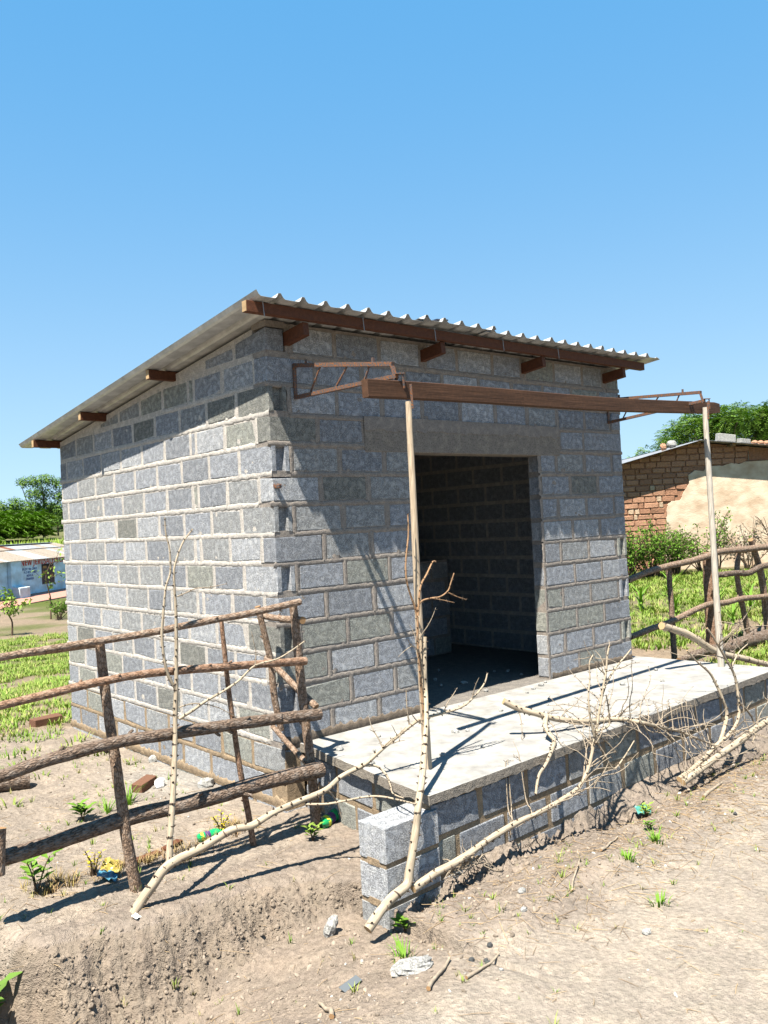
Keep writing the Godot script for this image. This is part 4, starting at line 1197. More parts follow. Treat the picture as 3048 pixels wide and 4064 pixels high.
# keys: [line, radius at its start, at its end]; wild: how many thin twigs sprout from the main stem between the shares from and to
func thorn_branch(label: String, keys: Array, wild := 0, from := 0.2, to := 1.0, reach := 0.3, bark: Material = null) -> void:
	var first := line3(keys[0][0])
	var o := thing("thorn_branch", label, "branch", Vector3.ZERO, "dead thorn branches laid as a barrier")
	var th := MB.new()
	for k in keys.size():
		var p := line3(keys[k][0])
		var q := smooth_line(p, 0.02)
		put("stem" if k == 0 else "twig", tube(p, keys[k][1] * 0.86, keys[k][2] * 0.86, 10 if keys[k][1] > 0.012 else 6, 0.13, 0.02, keys[k][1] > 0.012, k * 3.0), [bark if bark else (M.thorn_bark if keys[k][1] > 0.007 else M.twig_bark), M.timber_end], o)
		thorns_on(th, q, keys[k][1] * 0.86, keys[k][2] * 0.86, 0.042 if keys[k][1] > 0.012 else 0.035, 0.012 if keys[k][1] > 0.012 else 0.010)
	var main := smooth_line(first, 0.02)
	for k in wild:
		var at: int = int(main.size() * rng.randf_range(from, to)) - 1
		at = clampi(at, 1, main.size() - 2)
		var t := (main[at + 1] - main[at]).normalized()
		var d := (any_dir() * 0.9 + t * 0.7 + Vector3(0, 0.25, 0)).normalized()
		var p := crooked(main[at], d, reach * rng.randf_range(0.5, 1.2), 0.30)
		for j in p.size():
			if p[j].z < 1.4 and p[j].x > -0.1 and p[j].x < 4.2: p[j].y = maxf(p[j].y, 0.008)
			p[j].y = maxf(p[j].y, ground_y(p[j].x, p[j].z) + 0.006)
		put("twig", tube(p, 0.0045, 0.0016, 5, 0.05, 0.03, false, k), [M.twig_bark], o)
		thorns_on(th, smooth_line(p, 0.02), 0.0035, 0.0016, 0.05, 0.012)
		if rng.randf() < 0.6:
			var j := p.size() / 2
			var p2 := crooked(p[j], (any_dir() + t * 0.4).normalized(), reach * rng.randf_range(0.25, 0.6), 0.3)
			for i in p2.size():
				if p2[i].z < 1.4 and p2[i].x > -0.1 and p2[i].x < 4.2: p2[i].y = maxf(p2[i].y, 0.008)
				p2[i].y = maxf(p2[i].y, ground_y(p2[i].x, p2[i].z) + 0.006)
			put("twig", tube(p2, 0.003, 0.0012, 5, 0.05, 0.03, false, k), [M.twig_bark], o)
	put("thorns", th.mesh(), M.thorn_dark, o).set_meta("kind", "stuff")

func make_thorns() -> void:
	thorn_branch("forked pale thorn branch leaning on the pole fence, lower limb over the platform corner", [["thorn_a", 0.030, 0.005], ["thorn_a_up", 0.021, 0.005], ["thorn_a_left", 0.011, 0.004], ["thorn_a_twig1", 0.005, 0.002], ["thorn_a_twig2", 0.010, 0.004], ["thorn_a_twig3", 0.004, 0.002], ["thorn_a_twig4", 0.005, 0.002], ["thorn_a_twig5", 0.009, 0.004], ["thorn_a_twig6", 0.008, 0.005], ["thorn_a_twig7", 0.006, 0.003], ["thorn_a_twig8", 0.006, 0.003]], 5, 0.6, 0.95, 0.2)
	thorn_branch("thick pale thorn branch standing against the left porch post, broken at the top", [["thorn_b", 0.030, 0.012]])
	thorn_branch("thin reddish thorn stem climbing beside the left porch post, twigs across the doorway", [["thorn_b_thin", 0.011, 0.005], ["thorn_b_twig1", 0.007, 0.004], ["thorn_b_twig2", 0.004, 0.002], ["thorn_b_twig3", 0.004, 0.002], ["thorn_b_twig4", 0.008, 0.005]], 4, 0.1, 0.5, 0.25, M.thin_bark)
	thorn_branch("thorn branch lying across the middle of the platform's front edge", [["thorn_c", 0.025, 0.007], ["thorn_c_twig1", 0.020, 0.008], ["thorn_c_twig2", 0.011, 0.005]], 40, 0.05, 0.9, 0.42)
	thorn_branch("long curved thorn branch lying in front of the block foundation", [["thorn_d", 0.025, 0.006], ["thorn_d_twig1", 0.009, 0.005], ["thorn_d_twig2", 0.010, 0.004], ["thorn_d_twig3", 0.009, 0.004], ["thorn_d_twig4", 0.008, 0.004]], 32, 0.3, 0.95, 0.36)
	thorn_branch("upright curved thorn branch near the platform's far front corner", [["thorn_e", 0.023, 0.007], ["thorn_e_twig1", 0.018, 0.006], ["thorn_e_twig2", 0.008, 0.004], ["thorn_e_twig3", 0.011, 0.005]], 22, 0.1, 0.95, 0.42)
	thorn_branch("thick pale thorn branch resting on the soil by the foundation's far end", [["thorn_f", 0.026, 0.030]], 9, 0.2, 1.0, 0.4)
	thorn_branch("pale peeled branch slanting past the far porch post's foot", [["thorn_g", 0.040, 0.026]], 8, 0.3, 1.0, 0.45)

# ---------------------------------------------------------------- the mud-brick house beyond the fence
func make_mud_house() -> void:
	var O := Vector3(12.523, 0.0, -5.669)
	var right := Vector3(0.756, 0, 0.654)
	var o := thing("mud_house", "brown mud-brick house with half its end wall plastered cream", "house", O, "", -atan2(right.z, right.x))
	# in its own axes: x along the end wall, z towards us, y up
	var top := func(s: float) -> float: return (2.80 - 0.25 * (1.62 - s)) if s < 1.62 else 2.80 - 0.125 * (s - 1.62)
	var b := MB.new()
	var low := -0.4
	var outline := PackedVector2Array([Vector2(-1.6, low), Vector2(5.2, low), Vector2(5.2, top.call(5.2)), Vector2(1.62, top.call(1.62)), Vector2(-1.6, top.call(-1.6))])
	extrude(b, outline, -0.30, -0.022)
	var wall := put("end_wall", b.mesh(), M.mud_dark, o)
	b = MB.new()
	b.box(Vector3(-1.58, low, -6.5), Vector3(-1.3, top.call(-1.5) - 0.02, -0.31), 0.004)
	put("side_wall", b.mesh(), M.mud, o)
	# plaster with a broken edge
	var edge := [[0.86, low], [0.90, 0.75], [0.94, 1.13], [0.95, 1.36], [0.98, 1.51], [1.07, 1.58], [1.25, 1.58], [1.30, 1.68], [1.35, 1.78], [1.46, 1.93], [1.45, 2.11], [1.59, 2.20], [1.78, 2.19], [1.88, 2.28], [2.17, 2.27], [2.37, 2.32], [2.54, 2.29], [2.71, 2.35]]
	var pl := PackedVector2Array()
	for k in edge.size() - 1:
		for j in 5:
			var p := Vector2(edge[k][0], edge[k][1]).lerp(Vector2(edge[k + 1][0], edge[k + 1][1]), j / 5.0)
			pl.append(p + Vector2(noise_b.get_noise_1d(p.y * 80.0 + p.x * 50.0), noise_b.get_noise_1d(p.x * 80.0 + p.y * 30.0 + 50.0)) * 0.02)
	var bare := pl.duplicate()
	pl.append(Vector2(5.19, 2.35)); pl.append(Vector2(5.19, low))
	b = MB.new()
	extrude(b, pl, -0.02, 0.014)
	put("plaster", b.mesh(), M.plaster, o)
	b = MB.new()
	extrude(b, PackedVector2Array([Vector2(2.752, 2.352), Vector2(5.19, 2.352), Vector2(5.19, top.call(5.19) - 0.01), Vector2(2.752, top.call(2.752) - 0.01)]), -0.02, 0.011)
	put("plaster", b.mesh(), M.plaster_grey, o)
	# the bricks, every one of its own length
	var kinds := [M.mud, M.mud, M.mud, M.mud_dark]
	var y := 0.02
	var row := 0
	while y < 2.75:
		var h := 0.10 + rng.randf_range(-0.008, 0.012)
		var s := -0.75 - rng.randf() * 0.2
		while s < 2.8:
			var long := rng.randf_range(0.17, 0.30) if rng.randf() > 0.15 else rng.randf_range(0.07, 0.12)
			var mid := Vector2(s + long / 2, y + h / 2)
			var open := mid.y > 2.24 or mid.x < 0.86
			if not open:
				open = true
				for k in bare.size() - 1:
					if (bare[k].y <= mid.y and bare[k + 1].y > mid.y) and mid.x > bare[k].x - 0.05: open = false
			if mid.y > 2.2 and mid.x > 1.6: open = mid.y > 2.30 and mid.x < 2.68
			var tall: float = minf(h, top.call(s + long / 2) - 0.015 - y)
			if open and tall > 0.03 and s + long > -0.35:
				var pale := long < 0.13 and rng.randf() < 0.55
				var p := []
				for k in 8:
					p.append(Vector3(s + long if k & 1 else s, y + tall if k & 2 else y, rng.randf_range(-0.006, 0.012) if k & 4 else -0.05) + Vector3(rng.randf_range(-1, 1), rng.randf_range(-1, 1), 0) * 0.007)
				var m := MB.new()
				m.hexa(p, rng.randf_range(0.006, 0.014))
				put("mud_brick", m.mesh(), M.mud_pale if pale else kinds[rng.randi() % 4], wall)
			s += long + rng.randf_range(0.014, 0.028)
		y += h + rng.randf_range(0.012, 0.022)
		row += 1
	# roof of thin sheets that reaches out over the end wall
	for side in 2:
		b = MB.new()
		var s0 := 1.66 if side == 0 else 1.58
		var s1 := -1.95 if side == 0 else 5.6
		var n := 48
		for k in n:
			var t0 := float(k) / n
			var t1 := float(k + 1) / n
			var z0 := lerpf(0.36, -6.6, t0)
			var z1 := lerpf(0.36, -6.6, t1)
			var w0 := 0.012 * (k % 2)
			var w1 := 0.012 * ((k + 1) % 2)
			var a: float = top.call(s0) + 0.03 + 0.004 * side
			var e: float = top.call(s1) + 0.03 + 0.004 * side
			for lift in [0.0, -0.004]:
				var q := [Vector3(s0, a + w0 + lift, z0), Vector3(s1, e + w0 + lift, z0), Vector3(s1, e + w1 + lift, z1), Vector3(s0, a + w1 + lift, z1)]
				if (side == 0) == (lift == 0.0): b.quad(q[3], q[2], q[1], q[0])
				else: b.quad(q[0], q[1], q[2], q[3])
			if k == 0:
				b.quad(Vector3(s0, a - 0.004, z0), Vector3(s1, e - 0.004, z0), Vector3(s1, e, z0), Vector3(s0, a, z0))
		var sheet := put("roof_sheet", b.mesh(), M.zinc, o)
		sheet.material_override = M.zinc
	for s in [-0.6, 0.85, 1.62, 2.35, 3.3, 4.3]:       # ends of the roof poles under the sheets
		var q := PackedVector3Array([Vector3(s, top.call(s) - 0.01, 0.27), Vector3(s, top.call(s) - 0.015, -0.2)])
		put("roof_pole", tube(q, 0.04, 0.042, 8, 0.1, 0.1), [M.bark, M.cut_wood], o)
	# weights that hold the roof down
	var ry := func(s: float) -> float: return top.call(s) + 0.046
	var xf := Transform3D(Basis(Vector3.UP, -atan2(right.z, right.x)), O)
	var w := put("roof_weight_block", block_shape(Vector3(0.39, 0.17, 0.15)), M.chip, null, xf * Vector3(2.24, ry.call(2.24) + 0.085, 0.12))
	w.rotation = Vector3(0, -atan2(right.z, right.x) + 0.05, -0.11)
	tag(w, "whole pale concrete block lying on the mud house roof right of its ridge", "block", "weights on the mud house roof")
	w = put("roof_weight_block", block_shape(Vector3(0.24, 0.09, 0.15)), M.chip, null, xf * Vector3(2.60, ry.call(2.6) + 0.04, 0.15))
	w.rotation = Vector3(0, -atan2(right.z, right.x) + 0.3, -0.10)
	tag(w, "low broken concrete piece right of the whole block on the mud house roof", "block", "weights on the mud house roof")
	w = put("roof_weight_block", lump(Vector3(0.115, 0.085, 0.10), 0.25, 4.0), M.chip, null, xf * Vector3(1.08, ry.call(1.08) + 0.06, 0.15))
	tag(w, "rounded pale concrete lump on the left slope of the mud house roof", "block", "weights on the mud house roof")
	w = put("roof_weight_brick", lump(Vector3(0.06, 0.085, 0.07), 0.3, 8.0), M.mud, null, xf * Vector3(0.90, ry.call(0.9) + 0.05, 0.18))
	tag(w, "brown mud-brick lump left of the pale lump on the mud house roof", "brick", "weights on the mud house roof")
	w = put("roof_weight_block", lump(Vector3(0.30, 0.07, 0.15), 0.2, 14.0), M.chip, null, xf * Vector3(3.25, ry.call(3.25) + 0.06, 0.10))
	tag(w, "long white concrete slab piece lowest on the mud house's right roof slope", "block", "weights on the mud house roof")
	for k in 7:
		w = put("roof_weight_brick", lump(Vector3(0.07, 0.05, 0.07), 0.35, 20.0 + k), M.mud, null, xf * Vector3(2.80 + 0.11 * k, ry.call(2.8 + 0.11 * k) + 0.02, 0.22 + 0.03 * (k % 3)))
		tag(w, "broken mud-brick piece strewn on the mud house's right roof slope", "brick", "mud-brick pieces on the right roof slope")

# a flat outline (x, y) given depth from z0 to z1
func extrude(b: MB, p: PackedVector2Array, z0: float, z1: float) -> void:
	if Geometry2D.is_polygon_clockwise(p):
		p = p.duplicate()
		p.reverse()
	var t := Geometry2D.triangulate_polygon(p)
	for k in range(0, t.size(), 3):
		var a := p[t[k]]
		var d := p[t[k + 1]]
		var e := p[t[k + 2]]
		if (d - a).cross(e - a) < 0.0:
			var s := d
			d = e
			e = s
		b.flat3(Vector3(a.x, a.y, z1), Vector3(d.x, d.y, z1), Vector3(e.x, e.y, z1))
		b.flat3(Vector3(a.x, a.y, z0), Vector3(e.x, e.y, z0), Vector3(d.x, d.y, z0))
	for k in p.size():
		var a := p[k]
		var d := p[(k + 1) % p.size()]
		b.quad(Vector3(a.x, a.y, z0), Vector3(d.x, d.y, z0), Vector3(d.x, d.y, z1), Vector3(a.x, a.y, z1))

# ---------------------------------------------------------------- the blue church far down on the left
func corrugated(x0: float, x1: float, y0: float, z0: float, y1: float, z1: float, wave: float, high: float) -> ArrayMesh:
	var b := MB.new()
	var n := maxi(2, int((x1 - x0) / wave * 4.0))
	for k in n:
		var a := lerpf(x0, x1, float(k) / n)
		var e := lerpf(x0, x1, float(k + 1) / n)
		var wa := high * sin(TAU * a / wave)
		var we := high * sin(TAU * e / wave)
		b.quad(Vector3(a, y0 + wa, z0), Vector3(e, y0 + we, z0), Vector3(e, y1 + we, z1), Vector3(a, y1 + wa, z1))
		b.quad(Vector3(e, y0 + we - 0.004, z0), Vector3(a, y0 + wa - 0.004, z0), Vector3(a, y1 + wa - 0.004, z1), Vector3(e, y1 + we - 0.004, z1))
	return b.mesh()

func text(parent: Node, called: String, words: String, high: float, material: Material, at: Vector3, wide: float, slant := 0.0) -> void:
	var f := SystemFont.new()
	f.font_names = PackedStringArray(["Droid Sans"])
	f.font_weight = 700
	var t := TextMesh.new()
	t.font = f
	t.text = words
	t.font_size = 64
	t.pixel_size = high / 46.0
	t.depth = 0.006
	t.curve_step = 2.0
	t.horizontal_alignment = HORIZONTAL_ALIGNMENT_LEFT
	t.vertical_alignment = VERTICAL_ALIGNMENT_BOTTOM
	var o := put(called, t, material, parent, at)
	var w: float = t.get_aabb().size.x
	o.transform = Transform3D(Basis(Vector3(wide / maxf(w, 0.01), 0, 0), Vector3(slant, 1, 0), Vector3(0, 0, 1)), at)

func make_church() -> void:
	var P0 := Vector3(9.965, 0.0, -39.616)
	var P1 := Vector3(14.41, 0.0, -43.705)
	var d := (P1 - P0).normalized()
	var o := thing("church", "low pale blue church with rusty tin roof and red lettering", "church", P0, "", -atan2(d.z, d.x))
	# own axes: x along the front, z towards us, y up; eaves at 0.40, ground at about -1.65
	var b := MB.new()
	b.box(Vector3(-6.0, -1.9, -4.2), Vector3(9.0, 0.42, 0.0), 0.01)
	put("wall", b.mesh(), M.blue_paint, o)
	b = MB.new()
	extrude_side(b, [Vector2(0.0, 0.40), Vector2(-2.35, 1.17), Vector2(-4.6, 0.42)], -5.95, 8.95)
	put("gable", b.mesh(), M.blue_paint, o)
	for x in [0.62, 8.3]:
		b = MB.new()
		b.box(Vector3(x, -1.7, 0.001), Vector3(x + 1.02, 0.40, 0.20), 0.02)
		var pil := put("buttress", b.mesh(), M.blue_paint, o)
		b = MB.new()
		var p := []
		for k in 8: p.append(Vector3(x + 1.0 if k & 1 else x + 0.02, (-0.95 if k & 4 else -0.86) if k & 2 else -1.72, 0.62 if k & 4 else 0.201))
		b.hexa(p, 0.02)
		put("buttress_foot", b.mesh(), M.pale_blue_paint, pil)
	# window opening with a torn curtain
	b = MB.new()
	b.box(Vector3(3.95, -0.95, -0.02), Vector3(5.25, 0.10, 0.012), 0.004)
	var win := put("window", b.mesh(), M.dark_void, o)
	b = MB.new()
	var lx := 3.98
	for k in 40:
		var x0 := 3.93 + 1.34 * k / 40.0
		var x1 := 3.93 + 1.34 * (k + 1) / 40.0
		var y0 := -0.98 - 0.06 * absf(noise_b.get_noise_1d(x0 * 70.0))
		b.quad(Vector3(x0, y0, 0.016 + 0.012 * sin(k * 1.3)), Vector3(x1, y0, 0.016 + 0.012 * sin((k + 1) * 1.3)), Vector3(x1, -0.06, 0.016 + 0.012 * sin((k + 1) * 1.3)), Vector3(x0, -0.06, 0.016 + 0.012 * sin(k * 1.3)))
	put("curtain", b.mesh(), M.curtain, win)
	for q in [[4.02, -0.42], [4.72, -0.22], [4.75, -0.62], [4.05, -0.14]]:
		b = MB.new()
		b.box(Vector3(q[0], q[1], 0.030), Vector3(q[0] + 0.38, q[1] + 0.13, 0.034))
		put("curtain_patch", b.mesh(), M.curtain_gold, win)
	# ledge and step along the foot
	b = MB.new()
	var lp := []
	for k in 8: lp.append(Vector3(9.0 if k & 1 else -6.0, (-1.60 if k & 4 else -1.40) if k & 2 else -2.3, 1.9 if k & 4 else 0.001))
	b.hexa(lp, 0.02)
	put("ledge", b.mesh(), M.red_ledge, o)
	# roof: upper and lower rows of sheets of several ages
	var x := -6.3
	var k := 0
	while x < 9.2:
		var w: float = [0.75, 1.5, 0.8, 1.75, 0.55, 0.9, 0.5, 1.6][k % 8]
		var m: Material = [M.zinc_rusty, M.zinc_white, M.zinc_rusty, M.zinc_rusty, M.zinc_white, M.zinc_rusty, M.zinc_white, M.zinc_rusty][k % 8]
		put("roof_sheet", corrugated(x, x + w + 0.05, 0.40 + 0.003 * (k % 2), 0.30, 0.93 + 0.003 * (k % 2), -1.50, 0.076, 0.009), m, o)
		x += w
		k += 1
	x = -6.3
	k = 0
	while x < 9.2:
		var w: float = [1.4, 0.85, 0.55, 1.5, 1.3, 0.7, 1.1][k % 7]
		var m: Material = [M.zinc_rusty, M.zinc_rusty, M.zinc_brown, M.zinc_white, M.zinc, M.zinc_rusty, M.zinc_white][k % 7]
		put("roof_sheet", corrugated(x, x + w + 0.05, 0.945 + 0.003 * (k % 2), -1.40, 1.20 + 0.003 * (k % 2), -2.32, 0.076, 0.009), m, o)
		x += w
		k += 1
	put("roof_sheet", corrugated(-6.3, 9.2, 0.36, -4.9, 1.20, -2.30, 0.076, 0.009), M.zinc_rusty, o)
	b = MB.new()
	b.box(Vector3(-6.3, 1.20, -2.42), Vector3(9.2, 1.245, -2.12), 0.012)
	put("ridge_cap", b.mesh(), M.zinc_white, o)
	# painted lettering
	text(o, "lettering", "NEW JERUSALEM CHURCH", 0.31, M.red_paint, Vector3(1.87, 0.0, 0.004), 5.95)
	text(o, "lettering", "PLOT No 2061", 0.125, M.navy_paint, Vector3(1.98, -0.19, 0.004), 1.42, 0.15)
	text(o, "lettering", "P.O BOX 71881", 0.125, M.navy_paint, Vector3(2.14, -0.36, 0.004), 1.25, 0.15)
	text(o, "lettering", "NDOLA", 0.125, M.navy_paint, Vector3(2.38, -0.53, 0.004), 0.62, 0.15)
	text(o, "lettering", "ZAMBIA", 0.125, M.navy_paint, Vector3(2.30, -0.70, 0.004), 0.78, 0.15)

func extrude_side(b: MB, p: Array, x0: float, x1: float) -> void:
	for k in p.size():
		var a: Vector2 = p[k]
		var d: Vector2 = p[(k + 1) % p.size()]
		b.quad(Vector3(x0, a.y, a.x), Vector3(x1, a.y, a.x), Vector3(x1, d.y, d.x), Vector3(x0, d.y, d.x))
	b.flat3(Vector3(x0, p[0].y, p[0].x), Vector3(x0, p[1].y, p[1].x), Vector3(x0, p[2].y, p[2].x))
	b.flat3(Vector3(x1, p[2].y, p[2].x), Vector3(x1, p[1].y, p[1].x), Vector3(x1, p[0].y, p[0].x))

# ---------------------------------------------------------------- trees and bushes
# clumps: [centre, radius]; leaves are strewn through each clump, denser towards its shell
func crown(clumps: Array, per: int, leaf: float, narrow: float, flat := 0.75) -> ArrayMesh:
	var b := MB.new()
	for c in clumps:
		var mid: Vector3 = c[0]
		var r: float = c[1]
		for k in int(per * r * r):
			var d := any_dir()
			var p := mid + Vector3(d.x, d.y * flat, d.z) * r * pow(rng.randf(), 0.45) * (1.0 + 0.25 * noise_a.get_noise_3d(d.x * 30.0 + mid.x, d.y * 30.0, d.z * 30.0))
			var up := (d * 0.7 + Vector3.UP * 0.9 + any_dir() * 0.5).normalized()
			var g := rng.randf_range(0.65, 1.25)
			b.tint = Color(g * rng.randf_range(0.9, 1.15), g, g * 0.9)
			var dir := (any_dir() + Vector3(0, -0.1, 0)).normalized()
			dir = (dir - up * dir.dot(up) * 0.7).normalized()
			add_leaf(b, p, dir, up, leaf * rng.randf_range(0.7, 1.3), leaf * narrow)
	return b.mesh()

func tree(called: String, label: String, at: Vector3, high: float, clumps: Array, per: int, leaf: float, narrow: float, green: Material, trunk_r: float, forks: Array, category := "tree", group := "") -> Node3D:
	var o := thing(called, label, category, at, group)
	var b := MB.new()
	var e := MB.new()
	for f in forks:
		var p := PackedVector3Array()
		for q in f[0]: p.append(q * high)
		add_tube(b, null, smooth_line(p, 0.3), trunk_r * f[1], trunk_r * f[2], 7, 0.15, false)
	put("trunk", b.mesh(), M.stalk, o)
	var sc := []
	for c in clumps: sc.append([c[0] * high, c[1] * high])
	put("crown", crown(sc, per, leaf, narrow), green, o)
	return o

func bush(called: String, label: String, at: Vector3, high: float, wide: float, stems: int, leaves: int, leaf: float, green: Material, group: String, category := "bush", lean := 0.45) -> Node3D:
	var o := thing(called, label, category, at, group)
	var st := MB.new()
	var fo := MB.new()
	for s in stems:
		var d := Vector3(rng.randf_range(-1, 1) * lean * wide / high * 2.0, 1, rng.randf_range(-1, 1) * lean * wide / high * 2.0).normalized()
		var p := crooked(Vector3(rng.randf_range(-0.12, 0.12) * wide, -0.05, rng.randf_range(-0.12, 0.12) * wide), d, high * rng.randf_range(0.7, 1.1), 0.12)
		add_tube(st, null, p, 0.014, 0.004, 5, 0.1, false)
		for k in 3:
			var j: int = p.size() * (3 + k) / 7
			var p2 := crooked(p[mini(j, p.size() - 1)], (d + any_dir() * 0.8).normalized(), high * 0.35, 0.2)
			add_tube(st, null, p2, 0.006, 0.002, 4, 0.1, false)
			for l in leaves / (stems * 4):
				var q := p2[rng.randi() % p2.size()] + any_dir() * 0.09 * high * rng.randf()
				var g := rng.randf_range(0.6, 1.3)
				fo.tint = Color(g, g, g)
				add_leaf(fo, q, (any_dir() + Vector3(0, 0.5, 0)).normalized(), (any_dir() + Vector3.UP).normalized(), leaf * rng.randf_range(0.6, 1.3), leaf * 0.5)
		for l in leaves / (stems * 4):
			var q := p[rng.randi_range(p.size() / 2, p.size() - 1)] + any_dir() * 0.10 * high * rng.randf()
			var g := rng.randf_range(0.6, 1.3)
			fo.tint = Color(g, g, g)
			add_leaf(fo, q, (any_dir() + Vector3(0, 0.5, 0)).normalized(), (any_dir() + Vector3.UP).normalized(), leaf * rng.randf_range(0.6, 1.3), leaf * 0.5)
	put("stems", st.mesh(), M.stalk, o)
	if leaves: put("foliage", fo.mesh(), green, o)
	return o

func make_trees() -> void:
	# behind the church: a forked, flat-layered tree, darker trees and a bank of tall leafy stalks
	var V := func(x: float, y: float, z := 0.0) -> Vector3: return Vector3(x, y, z)
	tree("acacia", "tall spreading green tree with dark forked trunk behind the church", ground_at(26.7, -82.0, -0.2), 6.3, [
		[V.call(-0.26, 0.92), 0.13], [V.call(-0.10, 0.93, 0.05), 0.15], [V.call(0.10, 0.96), 0.14], [V.call(0.26, 0.90), 0.14], [V.call(-0.16, 0.72, 0.1), 0.14], [V.call(0.06, 0.76, -0.1), 0.17], [V.call(0.28, 0.70), 0.15],
		[V.call(-0.40, 0.60), 0.13], [V.call(-0.22, 0.54, 0.1), 0.15], [V.call(0.02, 0.58), 0.15], [V.call(0.22, 0.50), 0.15], [V.call(-0.52, 0.46), 0.12], [V.call(-0.34, 0.40, 0.1), 0.13], [V.call(-0.10, 0.42), 0.11], [V.call(0.34, 0.42), 0.12], [V.call(-0.62, 0.56), 0.11]],
		520, 0.22, 0.5, M.leaf_mid, 0.16, [[[V.call(0.02, -0.05), V.call(0.0, 0.25), V.call(0.03, 0.6), V.call(0.0, 0.9)], 1.0, 0.3], [[V.call(-0.14, -0.05), V.call(-0.22, 0.18), V.call(-0.38, 0.42)], 0.8, 0.3], [[V.call(0.0, 0.3), V.call(-0.2, 0.55), V.call(-0.3, 0.85)], 0.5, 0.2], [[V.call(0.02, 0.35), V.call(0.25, 0.6), V.call(0.3, 0.85)], 0.5, 0.2]])
	tree("dark_tree", "round dark green tree far behind the church, left of the acacia", ground_at(25.5, -98.0, -0.3), 5.6, [[V.call(-0.3, 0.6), 0.28], [V.call(0.0, 0.72), 0.3], [V.call(0.25, 0.55), 0.24], [V.call(-0.1, 0.4), 0.28], [V.call(0.4, 0.35), 0.2], [V.call(-0.45, 0.35), 0.22]], 300, 0.3, 0.5, M.leaf_deep, 0.2, [[[V.call(0, -0.1), V.call(0, 0.5)], 1.0, 0.4]])
	tree("olive_tree", "low olive green tree between the dark tree and the acacia", ground_at(24.8, -90.0, -0.3), 3.9, [[V.call(-0.3, 0.55), 0.25], [V.call(0.05, 0.7), 0.28], [V.call(0.4, 0.55), 0.25], [V.call(0.1, 0.35), 0.25]], 420, 0.24, 0.5, M.leaf_lime, 0.12, [[[V.call(0, -0.1), V.call(0, 0.5)], 1.0, 0.4]])
	for k in 5:
		var x := 29.5 + k * 3.0
		tree("field_tree", ["bushy tree right behind the acacia's trunk", "second bushy tree beyond the acacia, hidden partly by the block wall", "third bushy tree beyond the acacia, behind the block building", "fourth bushy tree of the row behind the block building", "last bushy tree of the row behind the block building"][k], ground_at(x, -96.0 + k * 2.0, -0.2), 3.4 + 0.5 * (k % 2), [[V.call(-0.2, 0.5), 0.3], [V.call(0.15, 0.65), 0.32], [V.call(0.3, 0.4), 0.28]], 300, 0.26, 0.5, M.leaf_mid, 0.12, [[[V.call(0, -0.1), V.call(0, 0.5)], 1.0, 0.4]])
	# tall stalks with long hanging leaves
	var b := MB.new()
	for k in 150:
		var f := rng.randf()
		var p := ground_at(17.0 + 7.6 * f + rng.randf_range(-0.6, 0.6), -72.5 - 3.0 * f + rng.randf_range(-1.6, 1.6), -0.1)
		var h := rng.randf_range(1.9, 3.0)
		for l in 13:
			var q := p + Vector3.UP * h * (0.25 + 0.75 * l / 13.0)
			var g := rng.randf_range(0.5, 1.2)
			b.tint = Color(g, g, g * 0.8) if rng.randf() > 0.12 else Color(2.2, 1.3, 1.1) * g
			var a := rng.randf() * TAU
			add_leaf(b, q, Vector3(cos(a), 0.55, sin(a)).normalized(), Vector3.UP, rng.randf_range(0.6, 1.0), 0.13, 0.8)
	var st := put("tall_stalks", b.mesh(), M.leaf_mid)
	tag(st, "dense stand of tall long-leaved green stalks behind the church roof", "stalks", "", "stuff")
	b = MB.new()
	for k in 2600:
		var f := rng.randf()
		var p := ground_at(11.0 + 30.0 * f, -62.0 - 8.0 * rng.randf() - 4.0 * f, -0.05)
		var g := rng.randf_range(0.6, 1.3)
		b.tint = Color(g, g, g * 0.7)
		add_blade(b, p, Vector3(rng.randf_range(-1, 1), 0, rng.randf_range(-1, 1)) * 0.5, rng.randf_range(0.3, 0.75), 0.07)
	st = put("tall_grass", b.mesh(), M.leaf_lime)
	tag(st, "strip of tall yellow green grass behind the church roof", "grass", "", "stuff")
	# wooded hills on the skyline
	hill("hill", 16.0, 250.0, 30.0, 12.5, "low wooded hill far behind the church")
	hill("hill", 62.0, 270.0, 34.0, 14.0, "low wooded hill far behind the mud house")
	# the feathery tree behind the mud house
	var c := []
	var base := Vector3(19.96, 0.15, -7.3)
	for k in 84:
		var s := rng.randf_range(-2.5, 4.6)                 # along the line of sight's right
		var top := 4.15 if s > -0.6 else lerpf(2.0, 4.1, pow(clampf((s + 2.7) / 2.1, 0.0, 1.0), 0.6))
		var r := rng.randf_range(0.34, 0.55)
		var y := top - r * 0.8 if k % 2 else rng.randf_range(1.4, maxf(top - r, 1.6))
		c.append([Vector3(0.756, 0, 0.654) * s + Vector3(0.654, 0, -0.756) * rng.randf_range(-1.0, 1.0) + Vector3.UP * (y - 0.15), r])
	var o := thing("feathery_tree", "broad bright green feathery tree rising behind the mud house roof", "tree", base)
	b = MB.new()
	for k in c.size():
		var p := PackedVector3Array([Vector3(0.4, -0.2, 0.3), Vector3(0.5, 1.2, 0.4), (c[k][0] as Vector3) * Vector3(0.7, 0.75, 0.7) + Vector3(0, 0.2, 0), c[k][0]])
		add_tube(b, null, smooth_line(p, 0.4), 0.07 if k % 6 == 0 else 0.035, 0.012, 5, 0.1, false)
	put("trunk", b.mesh(), M.stalk, o)
	b = MB.new()
